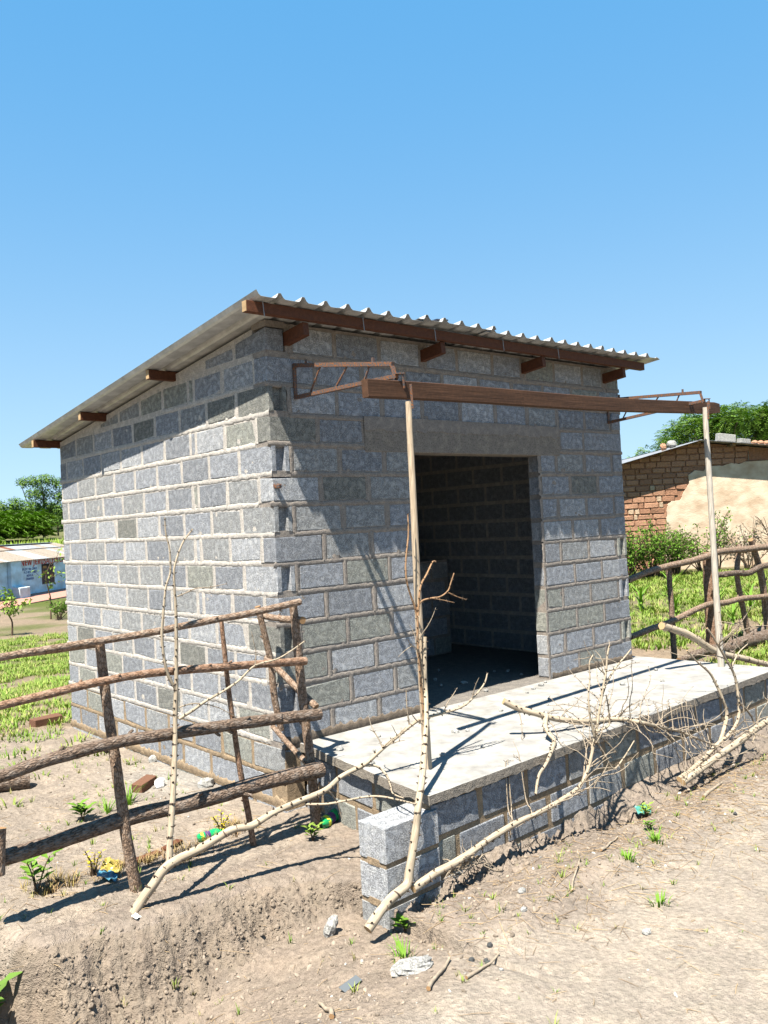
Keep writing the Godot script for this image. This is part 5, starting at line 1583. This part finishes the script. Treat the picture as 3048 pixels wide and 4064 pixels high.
	for q in c:
		var mid: Vector3 = q[0]
		var r: float = q[1]
		for k in int(230 * r * r / 0.25):
			var d := any_dir()
			var p := mid + d * r * pow(rng.randf(), 0.4)
			var dir := (d + any_dir() * 0.8 + Vector3(0, 0.15, 0)).normalized()
			var up := (Vector3.UP + any_dir() * 0.5).normalized()
			var side := dir.cross(up).normalized()
			var g := rng.randf_range(0.6, 1.35)
			b.tint = Color(g * 1.1, g, g * 0.8)
			for l in 5:                                   # leaflets along a rib
				for s in [-1.0, 1.0]:
					add_leaf(b, p + dir * 0.045 * l - Vector3.UP * 0.006 * l * l, (side * s + dir * 0.35).normalized(), up, 0.078, 0.032, 0.1)
	put("crown", b.mesh(), M.leaf_mid, o)
	# bushes before the mud house
	var at := func(u: float, d: float) -> Vector3: return Vector3(12.523, 0, -5.669) + Vector3(0.756, 0, 0.654) * u - Vector3(0.654, 0, -0.756) * d
	var spots := [[0.12, 1.5, 1.18, 0.75, 30, 1700, "leftmost bushy green shrub against the bare mud bricks"], [0.62, 1.35, 1.10, 0.70, 26, 1500, "green shrub before the plaster's lower left edge"], [-0.35, 1.6, 1.0, 0.6, 20, 1000, "green shrub half hidden by the block building's right corner"], [1.18, 1.2, 1.05, 0.40, 9, 340, "thin loose green shrub left of the far porch post"], [1.52, 1.1, 1.32, 0.35, 8, 420, "tall narrow green shrub just left of the far porch post"]]
	for s in spots:
		var p: Vector3 = at.call(s[0], s[1])
		bush("shrub", s[6], ground_at(p.x, p.z), s[2], s[3], s[4], s[5], 0.062, M.leaf_bright, "green shrubs before the mud house")
	var p: Vector3 = at.call(2.1, 1.2)
	bush("withered_shrub", "withered grey-leaved shrub right of the far porch post", ground_at(p.x, p.z), 0.95, 0.6, 12, 620, 0.06, M.leaf_dry, "withered shrubs before the mud house")
	p = at.call(2.85, 1.3)
	bush("withered_shrub", "nearly leafless brown twiggy shrub before the cream plaster", ground_at(p.x, p.z), 1.25, 0.8, 22, 160, 0.045, M.leaf_dry, "withered shrubs before the mud house")
	p = at.call(3.5, 1.0)
	bush("withered_shrub", "bare twiggy shrub at the far end of the cream plaster", ground_at(p.x, p.z), 1.3, 0.7, 16, 90, 0.045, M.leaf_dry, "withered shrubs before the mud house")
	# saplings before the church
	sapling("young fruit tree with a bent bare stem before the church window", ground_at(6.83, -23.84), 1.9, 0.45, 30)
	sapling("small leafy sapling nearer the fence, before the church ledge", ground_at(3.93, -18.4), 0.95, 0.5, 110)
	bush("shrub", "small green bush at the foot of the bent young fruit tree", ground_at(6.9, -23.3), 0.75, 0.5, 12, 420, 0.09, M.leaf_bright, "green bushes before the church")

func sapling(label: String, at: Vector3, high: float, wide: float, leaves: int) -> void:
	var o := thing("sapling", label, "sapling", at, "saplings before the church")
	var b := MB.new()
	var f := MB.new()
	var p := PackedVector3Array([Vector3(0, -0.05, 0), Vector3(0.02, high * 0.35, 0), Vector3(-0.03, high * 0.5, 0), Vector3(-0.25 * wide, high * 0.75, 0.05), Vector3(0.1, high, 0)])
	add_tube(b, null, smooth_line(p, 0.1), 0.03, 0.008, 6, 0.1, false)
	for k in 7:
		var s := p[2].lerp(p[4], k / 7.0)
		var q := crooked(s, Vector3(rng.randf_range(-1, 0.6), 0.35, rng.randf_range(-1, 1) * 0.7).normalized(), wide * rng.randf_range(0.8, 2.0), 0.15)
		add_tube(b, null, q, 0.010, 0.003, 4, 0.1, false)
		for l in leaves / 7 * 2:
			var c := q[rng.randi_range(1, q.size() - 1)] + any_dir() * 0.08
			var g := rng.randf_range(0.6, 1.3)
			f.tint = Color(g, g, g)
			add_leaf(f, c, any_dir(), (Vector3.UP + any_dir() * 0.6).normalized(), 0.14 * rng.randf_range(0.7, 1.2), 0.07)
	put("stem", b.mesh(), M.stalk, o)
	put("foliage", f.mesh(), M.leaf_lime, o)

func hill(called: String, az: float, dist: float, half: float, high: float, label: String) -> void:
	var mid := Vector3(EYE.x + sin(deg_to_rad(az)) * dist, 0, EYE.z - cos(deg_to_rad(az)) * dist)
	var rgt := Vector3(cos(deg_to_rad(az)), 0, sin(deg_to_rad(az)))
	var away := Vector3(sin(deg_to_rad(az)), 0, -cos(deg_to_rad(az)))
	var W := dist * tan(deg_to_rad(half * 0.5))
	var b := MB.new()
	var n := 40
	var rows := []
	for j in 17:
		for k in n + 1:
			var s := 2.0 * k / n - 1.0
			var t := 2.0 * j / 16.0 - 1.0
			var y := high * (0.75 + 0.35 * noise_a.get_noise_1d(s * 14.0 + az)) * pow(cos(t * PI / 2.0), 1.2) * (1.0 - pow(absf(s), 6.0)) - 1.0
			b.tint = Color(0.075, 0.10, 0.04)
			b.vert(mid + rgt * s * W + away * t * 60.0 + Vector3.UP * y, Vector3.UP)
	for j in 16:
		for k in n:
			var a := j * (n + 1) + k
			b.tri(a, a + 1, a + n + 2); b.tri(a, a + n + 2, a + n + 1)
	for k in b.v.size():
		rows.append(b.v[k])
	structure(called, b.mesh(), M.soil, label)
	var f := MB.new()
	for k in 1500:
		var p: Vector3 = rows[rng.randi_range(0, 9 * (n + 1) - 1)] + rgt * rng.randf_range(-2, 2) + Vector3.UP * -0.3
		var h := rng.randf_range(1.6, 4.2)
		var g := rng.randf_range(0.6, 1.2)
		f.tint = Color(g, g, g * 1.1)
		for l in 9:
			var t := l / 9.0
			add_leaf(f, p + Vector3.UP * h * (0.15 + 0.75 * t), (any_dir() * Vector3(1, 0.2, 1) + Vector3(0, 0.45, 0)).normalized(), Vector3.UP, lerpf(1.5, 0.7, t), 1.0, 0.3)
	var o := put("woodland", f.mesh(), M.leaf_deep)
	tag(o, "trees covering the " + label, "woodland", "", "stuff")

# ---------------------------------------------------------------- grass, weeds, straw and pebbles
func tuft(blades: int, high: float, wide: float, spread: float) -> ArrayMesh:
	var b := MB.new()
	for k in blades:
		var a := rng.randf() * TAU
		var d := Vector3(cos(a), 0, sin(a))
		add_blade(b, d * spread * rng.randf(), d * rng.randf_range(0.2, 0.9), high * rng.randf_range(0.5, 1.1), wide)
	return b.mesh()

func spin(p: Vector3, s: float) -> Transform3D:
	return Transform3D(Basis(Vector3.UP, rng.randf() * TAU).scaled(Vector3(s, s * rng.randf_range(0.8, 1.2), s)), p)

func make_ground_cover() -> void:
	var green := func() -> Color:
		var g := rng.randf_range(0.65, 1.3)
		return Color(0.135, 0.235, 0.035).lerp(Color(0.25, 0.29, 0.08), rng.randf()).lerp(Color(0.30, 0.25, 0.13), 0.8 if rng.randf() < 0.12 else 0.0) * g
	# the field on the right
	var where := []
	var cols := []
	while where.size() < 9500:
		var x := rng.randf_range(4.6, 17.0)
		var z := rng.randf_range(-7.5, 1.2)
		var dense := 0.5 + 0.5 * noise_a.get_noise_2d(x * 5.0, z * 5.0)
		var d := Vector2(x - EYE.x, z - EYE.z).length()
		if rng.randf() > ss(0.34, 0.54, dense) * 0.8 + ss(13.0, 16.5, d) * 0.6 + 0.04: continue
		if d > 18.3: continue
		where.append(spin(ground_at(x, z, -0.01), rng.randf_range(0.6, 1.3)))
		cols.append(green.call())
	scatter("field_grass", tuft(11, 0.095, 0.013, 0.09), M.blade, where, cols, "short bright green grass and weeds in the field by the mud house", "grass")
	# young maize standing singly
	var maize := thing("maize_seedling", "", "plant", Vector3.ZERO, "maize seedlings in the field right of the building")
	var mb := MB.new()
	for k in 7:
		var a := k * 2.4
		mb.tint = Color(1, 1, 1) * (0.8 + 0.06 * k)
		add_blade(mb, Vector3(0, 0.03 * k, 0), Vector3(cos(a), 0, sin(a)) * 0.9, 0.30, 0.035)
	put("leaves", mb.mesh(), M.leaf_bright, maize)
	var first := true
	for k in 24:
		var row := k / 6
		var p := ground_at(5.6 + row * 1.15 + (k % 6) * 0.25 + rng.randf_range(-0.2, 0.2), -1.1 - (k % 6) * 0.85 + rng.randf_range(-0.2, 0.2))
		var c: Node3D = maize if first else maize.duplicate()
		if not first:
			c.name = numbered("maize_seedling")
			add_child(c, true)
		first = false
		c.position = p
		c.rotation.y = rng.randf() * TAU
		c.scale = Vector3.ONE * rng.randf_range(0.8, 1.3)
		c.set_meta("label", "young maize plant standing singly in the field before the mud house")
	# the yard behind the left fence
	where = []
	cols = []
	while where.size() < 11500:
		var z := rng.randf_range(-17.0, -1.6)
		var x := rng.randf_range(-1.8, 6.0)
		if x > -0.12 and z > -DEEP - 0.1: continue
		var dense := 0.5 + 0.5 * noise_b.get_noise_2d(x * 6.0, z * 6.0)
		var k := ss(0.28, 0.50, dense) * (ss(-3.0, -5.0, z) + 0.08) * (0.5 + 0.5 * ss(-13.0, -9.0, z))
		if rng.randf() > k: continue
		where.append(spin(ground_at(x, z, -0.01), rng.randf_range(0.5, 1.25)))
		cols.append(green.call())
	scatter("yard_grass", tuft(11, 0.08, 0.013, 0.09), M.blade, where, cols, "patches of low bright green weeds in the yard left of the building", "grass")
	# sparse shoots near us
	where = []
	cols = []
	while where.size() < 420:
		var x := rng.randf_range(-2.0, 4.4)
		var z := rng.randf_range(-2.4, 3.2)
		if x > -0.15 and z < 1.48: continue
		var near := exp(-pow((z - 1.85) / 0.35, 2.0)) if x > -0.5 else 0.25
		if x < -0.1 and z < -0.5: near = 0.8 if x > -0.6 else 0.35
		if rng.randf() > near * (0.35 + 0.65 * (0.5 + 0.5 * noise_b.get_noise_2d(x * 9.0, z * 9.0))) + 0.03: continue
		where.append(spin(ground_at(x, z, -0.003), rng.randf_range(0.25, 1.0)))
		cols.append(green.call() * 0.9)
	scatter("grass_shoots", tuft(5, 0.07, 0.007, 0.02), M.blade, where, cols, "sparse small grass shoots on the bare soil and road edge", "grass")
	# straw and twigs
	var b := MB.new()
	add_tube(b, null, PackedVector3Array([Vector3(-0.5, 0, 0), Vector3(-0.1, 0.05, 0.03), Vector3(0.5, 0.0, -0.02)]), 0.03, 0.02, 4, 0.1, false)
	where = []
	cols = []
	while where.size() < 3400:
		var x := rng.randf_range(-1.9, 4.6)
		var z := rng.randf_range(-1.6, 3.1)
		if x > -0.15 and z < 1.46: continue
		var k := exp(-pow((z - 1.9) / 0.32, 2.0)) * ss(-0.7, 0.3, x) * (0.35 + 0.4 * ss(0.3, 2.5, x)) + 0.03
		if x < -0.2 and z > -0.15 and z < 0.3: k += 0.10
		if rng.randf() > k: continue
		var l := 0.02 + 0.19 * pow(rng.randf(), 2.0)
		var w := rng.randf_range(0.025, 0.06)
		where.append(Transform3D(Basis.from_euler(Vector3(0, rng.randf() * TAU, rng.randf_range(-0.2, 0.2))).scaled_local(Vector3(l, w, w)), ground_at(x, z, 0.002)))
		cols.append(Color(0.46, 0.34, 0.20).lerp(Color(0.16, 0.11, 0.075), rng.randf()))
	scatter("straw_litter", b.mesh(), M.straw, where, cols, "dry straw and broken twigs strewn along the road edge", "straw")
	# pebbles and crumbs of soil
	for kind in 2:
		where = []
		cols = []
		while where.size() < (500 if kind == 0 else 2600):
			var x := rng.randf_range(-1.95, 4.6)
			var z := rng.randf_range(-2.6, 3.2)
			if x > -0.12 and z < 1.46: continue
			var k := 0.12
			if x < 0.1: k += 0.9 * exp(-pow((x + 0.2) / 0.3, 2.0) - pow((z + 1.35) / 0.6, 2.0))
			k += 0.35 * exp(-pow((z - 1.85) / 0.35, 2.0))
			if kind == 1: k = 0.02 + 0.5 * exp(-pow((z - 1.8) / 0.35, 2.0)) + 0.45 * bank_share(x, z) * (1.0 if x < -0.3 and z < 1.5 else 0.0)
			if rng.randf() > k * (1.0 - 0.8 * ss(2.0, 2.4, z)): continue
			var s := 0.003 + (0.010 if kind == 0 else 0.011) * pow(rng.randf(), 3.0)
			where.append(Transform3D(Basis.from_euler(Vector3(rng.randf(), rng.randf() * TAU, rng.randf())).scaled_local(Vector3(s * 1.2, s * 0.6, s)), ground_at(x, z, s * 0.2)))
			var g := rng.randf_range(0.5, 1.1)
			cols.append(Color(0.46, 0.45, 0.43) * g if kind == 0 and rng.randf() < 0.7 else Color(0.29, 0.24, 0.195) * g)
		scatter("pebbles" if kind == 0 else "soil_crumbs", lump(Vector3.ONE, 0.4, 3.0 + kind, 4, 6), M.straw, where, cols, "small pale pebbles and cement crumbs on the bare ground" if kind == 0 else "loose crumbs of brown soil on the ground", "pebbles" if kind == 0 else "soil")

	# dead weeds along the foot of the left fence
	where = []
	cols = []
	while where.size() < 150:
		var x := rng.randf_range(-1.65, -0.25)
		var z := 0.08 + 0.09 * sin(x * 5.0) + rng.randf_range(-0.1, 0.1)
		if rng.randf() > ss(0.35, 0.6, 0.5 + 0.5 * noise_b.get_noise_2d(x * 25.0, z * 25.0)): continue
		where.append(spin(ground_at(x, z, -0.004), rng.randf_range(0.4, 1.1)))
		cols.append(Color(0.30, 0.20, 0.115).lerp(Color(0.20, 0.17, 0.06), rng.randf()) * rng.randf_range(0.6, 1.2))
	scatter("dry_weeds", tuft(9, 0.075, 0.004, 0.035), M.straw, where, cols, "low brown dead weeds along the foot of the left fence", "weeds")
	# clods that hang on and lie under the eroded bank
	where = []
	cols = []
	while where.size() < 1500:
		var x := rng.randf_range(-1.95, -0.3)
		var z := rng.randf_range(0.2, 1.5)
		var t := bank_share(x, z)
		if t > 0.96 or rng.randf() > 4.0 * t * (1.0 - t) + 0.05: continue
		var s := 0.003 + 0.010 * pow(rng.randf(), 2.5)
		where.append(Transform3D(Basis.from_euler(Vector3(rng.randf() * 3.0, rng.randf() * TAU, rng.randf() * 3.0)).scaled_local(Vector3(s * 1.2, s * 0.8, s)), ground_at(x, z, -s * 0.3)))
		cols.append(ground_tone(x, z) * rng.randf_range(0.75, 1.1))
	scatter("soil_clods", lump(Vector3.ONE, 0.55, 77.0, 5, 8), M.soil_clod, where, cols, "crumbling clods of brown soil on the eroded bank", "soil")

func weed(label: String, at: Vector3, high: float, stems: int, leaf: float, green: Material, category := "plant") -> void:
	var o := thing("weed", label, category, at)
	var b := MB.new()
	var f := MB.new()
	for s in stems:
		var a := TAU * s / stems + rng.randf()
		var top := Vector3(cos(a) * high * 0.35, high * rng.randf_range(0.75, 1.0), sin(a) * high * 0.35)
		add_tube(b, null, smooth_line(PackedVector3Array([Vector3(0, -0.02, 0), top * 0.5 + Vector3(0, 0.02, 0), top]), 0.03), 0.005, 0.003, 5, 0.1, false)
		for k in 9:
			var t := 0.35 + 0.65 * k / 8.0
			var w := k * 2.4 + s
			f.tint = Color.WHITE * rng.randf_range(0.75, 1.25)
			add_leaf(f, top * t, Vector3(cos(w), 0.55, sin(w)).normalized(), Vector3.UP, leaf * rng.randf_range(0.7, 1.1), leaf * 0.52, 0.15)
	put("stem", b.mesh(), M.stalk, o)
	put("leaves", f.mesh(), green, o)

func make_small_things() -> void:
	weed("broad-leaved bright green weed at the left end of the bank", ground_at(-1.60, 0.02), 0.20, 3, 0.075, M.leaf_bright)
	weed("broad-leaved green seedling in the yard behind the second lowest rail", ground_at(-0.98, -0.95), 0.10, 3, 0.085, M.leaf_bright)
	weed("yellow-flowered weed behind the wrapper at the fence foot", ground_at(-1.30, 0.03), 0.13, 4, 0.028, M.leaf_yellow)
	weed("yellow-flowered weed beside the thin middle fence post", ground_at(-0.50, 0.02), 0.14, 5, 0.030, M.leaf_yellow)
	weed("low green weed in front of the soil hole at the foundation", ground_at(1.60, 1.62), 0.09, 3, 0.045, M.leaf_lime)
	weed("green weed growing on the road edge below the thorn branches", ground_at(1.30, 1.83), 0.06, 2, 0.035, M.leaf_bright)
	weed("tiny green plant at the foot of the stub of blocks", ground_at(-0.36, 1.52), 0.07, 2, 0.07, M.leaf_bright)
	weed("small green plant between stub and fence end post", ground_at(-0.20, 0.55), 0.09, 3, 0.05, M.leaf_lime)
	weed("dark broad-leaved plant at the far left edge below the bank", ground_at(-2.04, 0.52), 0.24, 4, 0.13, M.leaf_mid)
	for q in [[-0.62, -1.05, 0.16, "coarse grass clump before the red brick with pale mortar"], [-0.80, -0.98, 0.12, "coarse grass clump left of the red brick in the yard"], [0.85, 1.98, 0.06, "grass clump among straw on the road edge nearest us"], [1.18, 1.95, 0.085, "tall green grass clump on the road edge below the hole"], [0.55, 2.35, 0.06, "small grass clump alone on the sandy road"], [4.30, -0.55, 0.34, "tall bright green grass clump behind the building's right corner"], [-0.55, 1.72, 0.09, "grass clump on the soil in front of the stub of blocks"]]:
		var o := thing("grass_clump", q[3], "grass clump", ground_at(q[0], q[1], -0.005))
		put("blades", tuft(26, q[2], 0.009, 0.05), M.leaf_bright, o)
	# bricks and lumps
	var p := ground_at(-0.38, -1.31)
	var br := put("red_brick", block_shape(Vector3(0.20, 0.075, 0.09)), M.brick_red, null, p + Vector3(0, 0.03, 0))
	br.rotation = Vector3(0.05, 0.55, 0.06)
	tag(br, "red brick smeared with pale mortar in the yard by the left wall", "brick")
	var lm := put("mortar_lump", lump(Vector3(0.04, 0.045, 0.035), 0.4, 2.0), M.paper, null, p + Vector3(0.08, 0.03, 0.09))
	tag(lm, "white mortar lump leaning on the red brick in the yard", "rubble")
	p = ground_at(0.05, -4.15)
	br = put("red_brick", block_shape(Vector3(0.32, 0.09, 0.12)), M.brick_red, null, p + Vector3(-0.15, 0.03, 0))
	br.rotation.y = 0.2
	tag(br, "red brick lying in weeds at the left wall's far end", "brick")
	for q in [[0.0, -1.93, 0.045, "pale concrete lump against the left wall, farther from us"], [-0.07, -0.95, 0.055, "flat pale concrete lump in the yard behind the lowest rail"], [-0.66, 1.31, 0.0, ""], [-0.38, 1.86, 0.0, ""], [-1.38, 1.30, 0.020, "round grey stone lying at the foot of the bank"], [0.26, 2.46, 0.020, "white stone lying alone on the sandy road"], [0.15, 1.83, 0.020, "grey stone on the soil in front of the foundation"], [0.02, 1.95, 0.016, "white chip of rubble on the soil before the straw"]]:
		if q[2] > 0.0:
			var c := put("concrete_lump", lump(Vector3(q[2] * 1.2, q[2] * 0.75, q[2]), 0.35, q[0] * 7.0, 7, 10), M.chip, null, ground_at(q[0], q[1], q[2] * 0.4))
			tag(c, q[3], "rubble")
	var c := put("mortar_chunk", lump(Vector3(0.10, 0.03, 0.05), 0.35, 31.0, 10, 16), M.chip, null, ground_at(-0.63, 1.86, 0.015))
	c.rotation = Vector3(0.1, -0.33, 0.05)
	tag(c, "large flat white chunk of mortar on the soil before the stub of blocks", "rubble")
	c = put("mortar_chunk", lump(Vector3(0.028, 0.055, 0.030), 0.45, 41.0, 9, 12), M.chip, null, ground_at(-0.60, 1.24, 0.035))
	c.rotation = Vector3(0.3, 0.3, -0.35)
	tag(c, "pointed grey-white chunk of mortar standing below the bank", "rubble")
	var s := MB.new()
	s.box(Vector3(-0.05, -0.002, -0.022), Vector3(0.05, 0.002, 0.022), 0.002)
	c = put("slate_piece", s.mesh(), M.slate_sheet, null, ground_at(-0.86, 1.72, 0.012))
	c.rotation = Vector3(0.15, 0.05, 0.15)
	tag(c, "flat dark blue-grey scrap lying in the gully soil", "scrap")
	for q in [[-0.42, 2.02], [-0.36, 2.05], [-0.30, 2.02], [-0.40, 2.10], [1.9, 2.05]]:
		c = put("charcoal_lump", lump(Vector3(0.016, 0.011, 0.013), 0.4, q[0] * 9.0, 5, 7), M.dark_stone, null, ground_at(q[0], q[1], 0.006))
		tag(c, "black charcoal lump, %s of the four behind the flat white mortar chunk" % ["leftmost", "second from the left", "rightmost", "lowest"][maxi(0, [-0.42, -0.36, -0.30, -0.40].find(q[0]))] if q[0] < 1.0 else "small black stone on the road edge by the straw", "stone", "black lumps on the soil")
	for q in [[Vector3(-0.62, 0, 2.02), 0.5, 0.30, 0.010, "bent dry stick lying in the soil nearest us"], [Vector3(-0.45, 0, 2.12), 0.15, 0.26, 0.008, "straight dry stick crossing the bent one"], [Vector3(-1.05, 0, 1.80), 1.2, 0.20, 0.012, "thick short dark stick at the gully's lower end"], [Vector3(0.95, 0, 1.80), 0.3, 0.30, 0.007, "pale reed lying along the soil beside straw"], [Vector3(0.5, 0, 1.9), 0.5, 0.36, 0.006, "thin brown stick on the road edge"], [Vector3(2.2, 0, 1.75), 0.2, 0.42, 0.011, "pale stick lying near the foundation's far half"]]:
		var d: Vector3 = Vector3(cos(q[1]), 0, -sin(q[1])) * q[2]
		var pts := PackedVector3Array()
		for k in 5:
			var w: Vector3 = q[0] + d * (k / 4.0 - 0.5)
			pts.append(ground_at(w.x + rng.randf_range(-0.01, 0.01), w.z, q[3] * 0.8 + 0.004))
		var o := put("dry_stick", tube(pts, q[3], q[3] * 0.6, 6, 0.2, 0.04), [M.twig_bark, M.cut_wood])
		tag(o, q[4], "stick")
	# the log end by the fence's left end
	var lg := put("log", tube(PackedVector3Array([Vector3(0, 0, 0), Vector3(-0.5, 0.02, -0.12)]), 0.075, 0.07, 12, 0.12, 0.05), [M.bark_grey, M.cut_wood], null, ground_at(-0.96, -2.05, 0.06))
	tag(lg, "thick dark log end lying in the yard left of the fence post", "log")
	for q in [[Vector3(-1.07, 0, 0.05), Vector3(-0.90, 0, 0.0), "reddish board scrap behind the leaning thorn branch's fork"], [Vector3(-0.86, 0, -0.02), Vector3(-0.73, 0, -0.08), "shorter reddish board scrap next to the green and yellow bottle"]]:
		var bd := MB.new()
		bd.bar(ground_at(q[0].x, q[0].z, 0.012), ground_at(q[1].x, q[1].z, 0.014), 0.05, 0.016, Vector3.UP, 0.002)
		tag(put("board_scrap", bd.mesh(), M.timber_red), q[2], "board")
	# green plastic bottle with a label, lying against the platform
	bottle("crushed green plastic bottle lying between fence end post and stub of blocks", Vector3(0.065, -0.385, 0.385), 0.35, 1.0)
	bottle("green and yellow bottle half hidden behind the leaning thorn limb", ground_at(-0.58, 0.02, 0.03), -0.2, 0.7)
	# wrappers
	wrapper("crumpled yellow and purple snack wrapper at the foot of the left fence post", ground_at(-1.23, 0.09, 0.03), 0.11, [M.wrap_yellow, M.wrap_yellow, M.wrap_blue])
	wrapper("torn scrap of white paper below the thorn branch's foot", ground_at(-1.36, 0.70, 0.012), 0.035, [M.paper])
	wrapper("torn teal plastic bag caught at the soil hole", ground_at(1.70, 1.53, 0.05), 0.09, [M.teal_plastic])
	wrapper("white litter scrap behind the platform's far end", ground_at(5.35, -0.75, 0.03), 0.10, [M.paper])
	wrapper("blue plastic scrap under the far branches", ground_at(4.75, 0.6, 0.05), 0.05, [M.wrap_blue])
	var fl := MB.new()  # added dark strip: stands for the shaded gap below a lifted sheet corner
	fl.bar(Vector3(-0.07, 0, 0), Vector3(0.06, 0.012, -0.01), 0.10, 0.012, Vector3.UP, 0.004)
	fl.bar(Vector3(0.02, 0.0, 0.01), Vector3(0.10, -0.03, 0.015), 0.08, 0.008, Vector3.UP, 0.003)
	c = put("gap_shade_strip", fl.mesh(), M.gap_shade, null, Vector3(1.36, roof_y(0.25) + 0.052, 0.25))
	tag(c, "added dark blue strip for the shaded gap under a lifted roof sheet at the front edge", "dark strip")
	# roots and dry weed caught on the stub's corner
	var rt := thing("dry_roots", "tangle of brown dry roots under the curved thorn branch at the foundation", "roots", Vector3(0.12, -0.40, 1.47))
	var b := MB.new()
	for k in 46:
		add_tube(b, null, crooked(Vector3(rng.randf_range(-0.12, 0.12), rng.randf_range(-0.03, 0.04), rng.randf_range(-0.03, 0.05)), any_dir() * Vector3(1, 0.6, 0.6), rng.randf_range(0.06, 0.16), 0.6), 0.004, 0.0012, 4, 0.1, false)
	put("fibres", b.mesh(), M.twig_bark, rt)

func bottle(label: String, at: Vector3, turn: float, size: float) -> void:
	var o := thing("plastic_bottle", label, "bottle", at, "", turn)
	o.rotation.z = 0.08
	var prof := [Vector2(-0.11, 0.0), Vector2(-0.11, 0.026), Vector2(-0.095, 0.036), Vector2(-0.05, 0.037), Vector2(-0.045, 0.034), Vector2(0.0, 0.034), Vector2(0.005, 0.037), Vector2(0.04, 0.038), Vector2(0.07, 0.030), Vector2(0.10, 0.014), Vector2(0.115, 0.013)]
	put("body", lathe(prof, size, 0.10), M.bottle_green, o)
	put("label_band", lathe([Vector2(-0.046, 0.0345), Vector2(-0.044, 0.0352), Vector2(-0.002, 0.0352), Vector2(0.0, 0.0345)], size, 0.10), M.wrap_purple, o)
	put("label_stripe", lathe([Vector2(-0.085, 0.0372), Vector2(-0.083, 0.0378), Vector2(-0.062, 0.0378), Vector2(-0.060, 0.0372)], size, 0.10), M.cap_yellow, o)
	put("cap", lathe([Vector2(0.112, 0.0), Vector2(0.112, 0.017), Vector2(0.132, 0.017), Vector2(0.133, 0.0)], size, 0.0), M.cap_yellow, o)

func lathe(prof: Array, size: float, dent: float) -> ArrayMesh:
	var b := MB.new()
	var n := 18
	for k in prof.size():
		for s in n + 1:
			var a := TAU * (s % n) / n
			var r: float = prof[k].y * (1.0 + dent * noise_a.get_noise_2d(prof[k].x * 300.0, cos(a) * 40.0))
			b.vert(Vector3(prof[k].x, cos(a) * r, sin(a) * r) * size, Vector3(0, cos(a), sin(a)))
	for k in prof.size() - 1:
		for s in n:
			var a := k * (n + 1) + s
			b.tri(a, a + n + 2, a + n + 1); b.tri(a, a + 1, a + n + 2)
	return b.mesh()

func wrapper(label: String, at: Vector3, size: float, mats: Array) -> void:
	var o := thing("litter_scrap", label, "litter", at, "", rng.randf() * TAU)
	for m in mats.size():
		var b := MB.new()
		var n := 8
		var cx := (m - (mats.size() - 1) * 0.5) * size * 0.75
		for j in n + 1:
			for k in n + 1:
				var x := (float(k) / n - 0.5) * size * (1.0 if mats.size() == 1 else 0.85) + cx
				var z := (float(j) / n - 0.5) * size * 0.9
				b.vert(Vector3(x, 0.22 * size * noise_b.get_noise_2d(x * 260.0, z * 260.0 + m * 9.0) + 0.15 * size * sin(z / size * 3.0), z), Vector3.UP)
		for j in n:
			for k in n:
				var a := j * (n + 1) + k
				b.tri(a, a + n + 1, a + n + 2); b.tri(a, a + n + 2, a + 1)
		put("film", flat_shaded(b), mats[m], o)

# ---------------------------------------------------------------- the scene
func _ready() -> void:
	rng.seed = 20240
	noise_a.seed = 7
	noise_a.frequency = 0.1
	noise_b.seed = 19
	noise_b.frequency = 0.1
	var cam := Camera3D.new()
	cam.name = "camera"
	cam.position = EYE
	cam.rotation_degrees = Vector3(0.716, -40.868, -2.843)
	cam.fov = 62.2
	cam.near = 0.05
	cam.far = 4000.0
	add_child(cam)
	var env := Environment.new()
	env.background_mode = Environment.BG_SKY
	var sm := ProceduralSkyMaterial.new()
	sm.sky_top_color = Color(0.0335, 0.127, 0.252).linear_to_srgb()
	sm.sky_horizon_color = Color(0.208, 0.292, 0.350).linear_to_srgb()
	sm.sky_curve = 0.155
	sm.ground_bottom_color = Color(0.2, 0.16, 0.12).linear_to_srgb()
	sm.ground_horizon_color = Color(0.22, 0.22, 0.21).linear_to_srgb()
	sm.ground_curve = 0.05
	sm.sun_angle_max = 4.0
	sm.sun_curve = 0.1
	var sky := Sky.new()
	sky.sky_material = sm
	env.sky = sky
	env.tonemap_mode = Environment.TONE_MAPPER_LINEAR
	env.tonemap_exposure = 3.4
	env.sdfgi_enabled = true
	env.ssao_enabled = true
	env.ssil_enabled = true
	var we := WorldEnvironment.new()
	we.name = "world"
	we.environment = env
	add_child(we)
	var sun := DirectionalLight3D.new()
	sun.name = "sun"
	sun.light_energy = 1.6
	sun.light_color = Color(1.0, 0.965, 0.90)
	sun.light_angular_distance = 0.5
	sun.shadow_enabled = true
	add_child(sun)
	sun.look_at_from_position(Vector3(-0.48, 1.0, 0.2) * 50.0, Vector3.ZERO)
	make_materials()
	make_ground()
	make_building()
	make_platform()
	make_porch()
	make_fences()
	make_mud_house()
	make_church()
	make_trees()
	make_thorns()
	make_ground_cover()
	make_small_things()
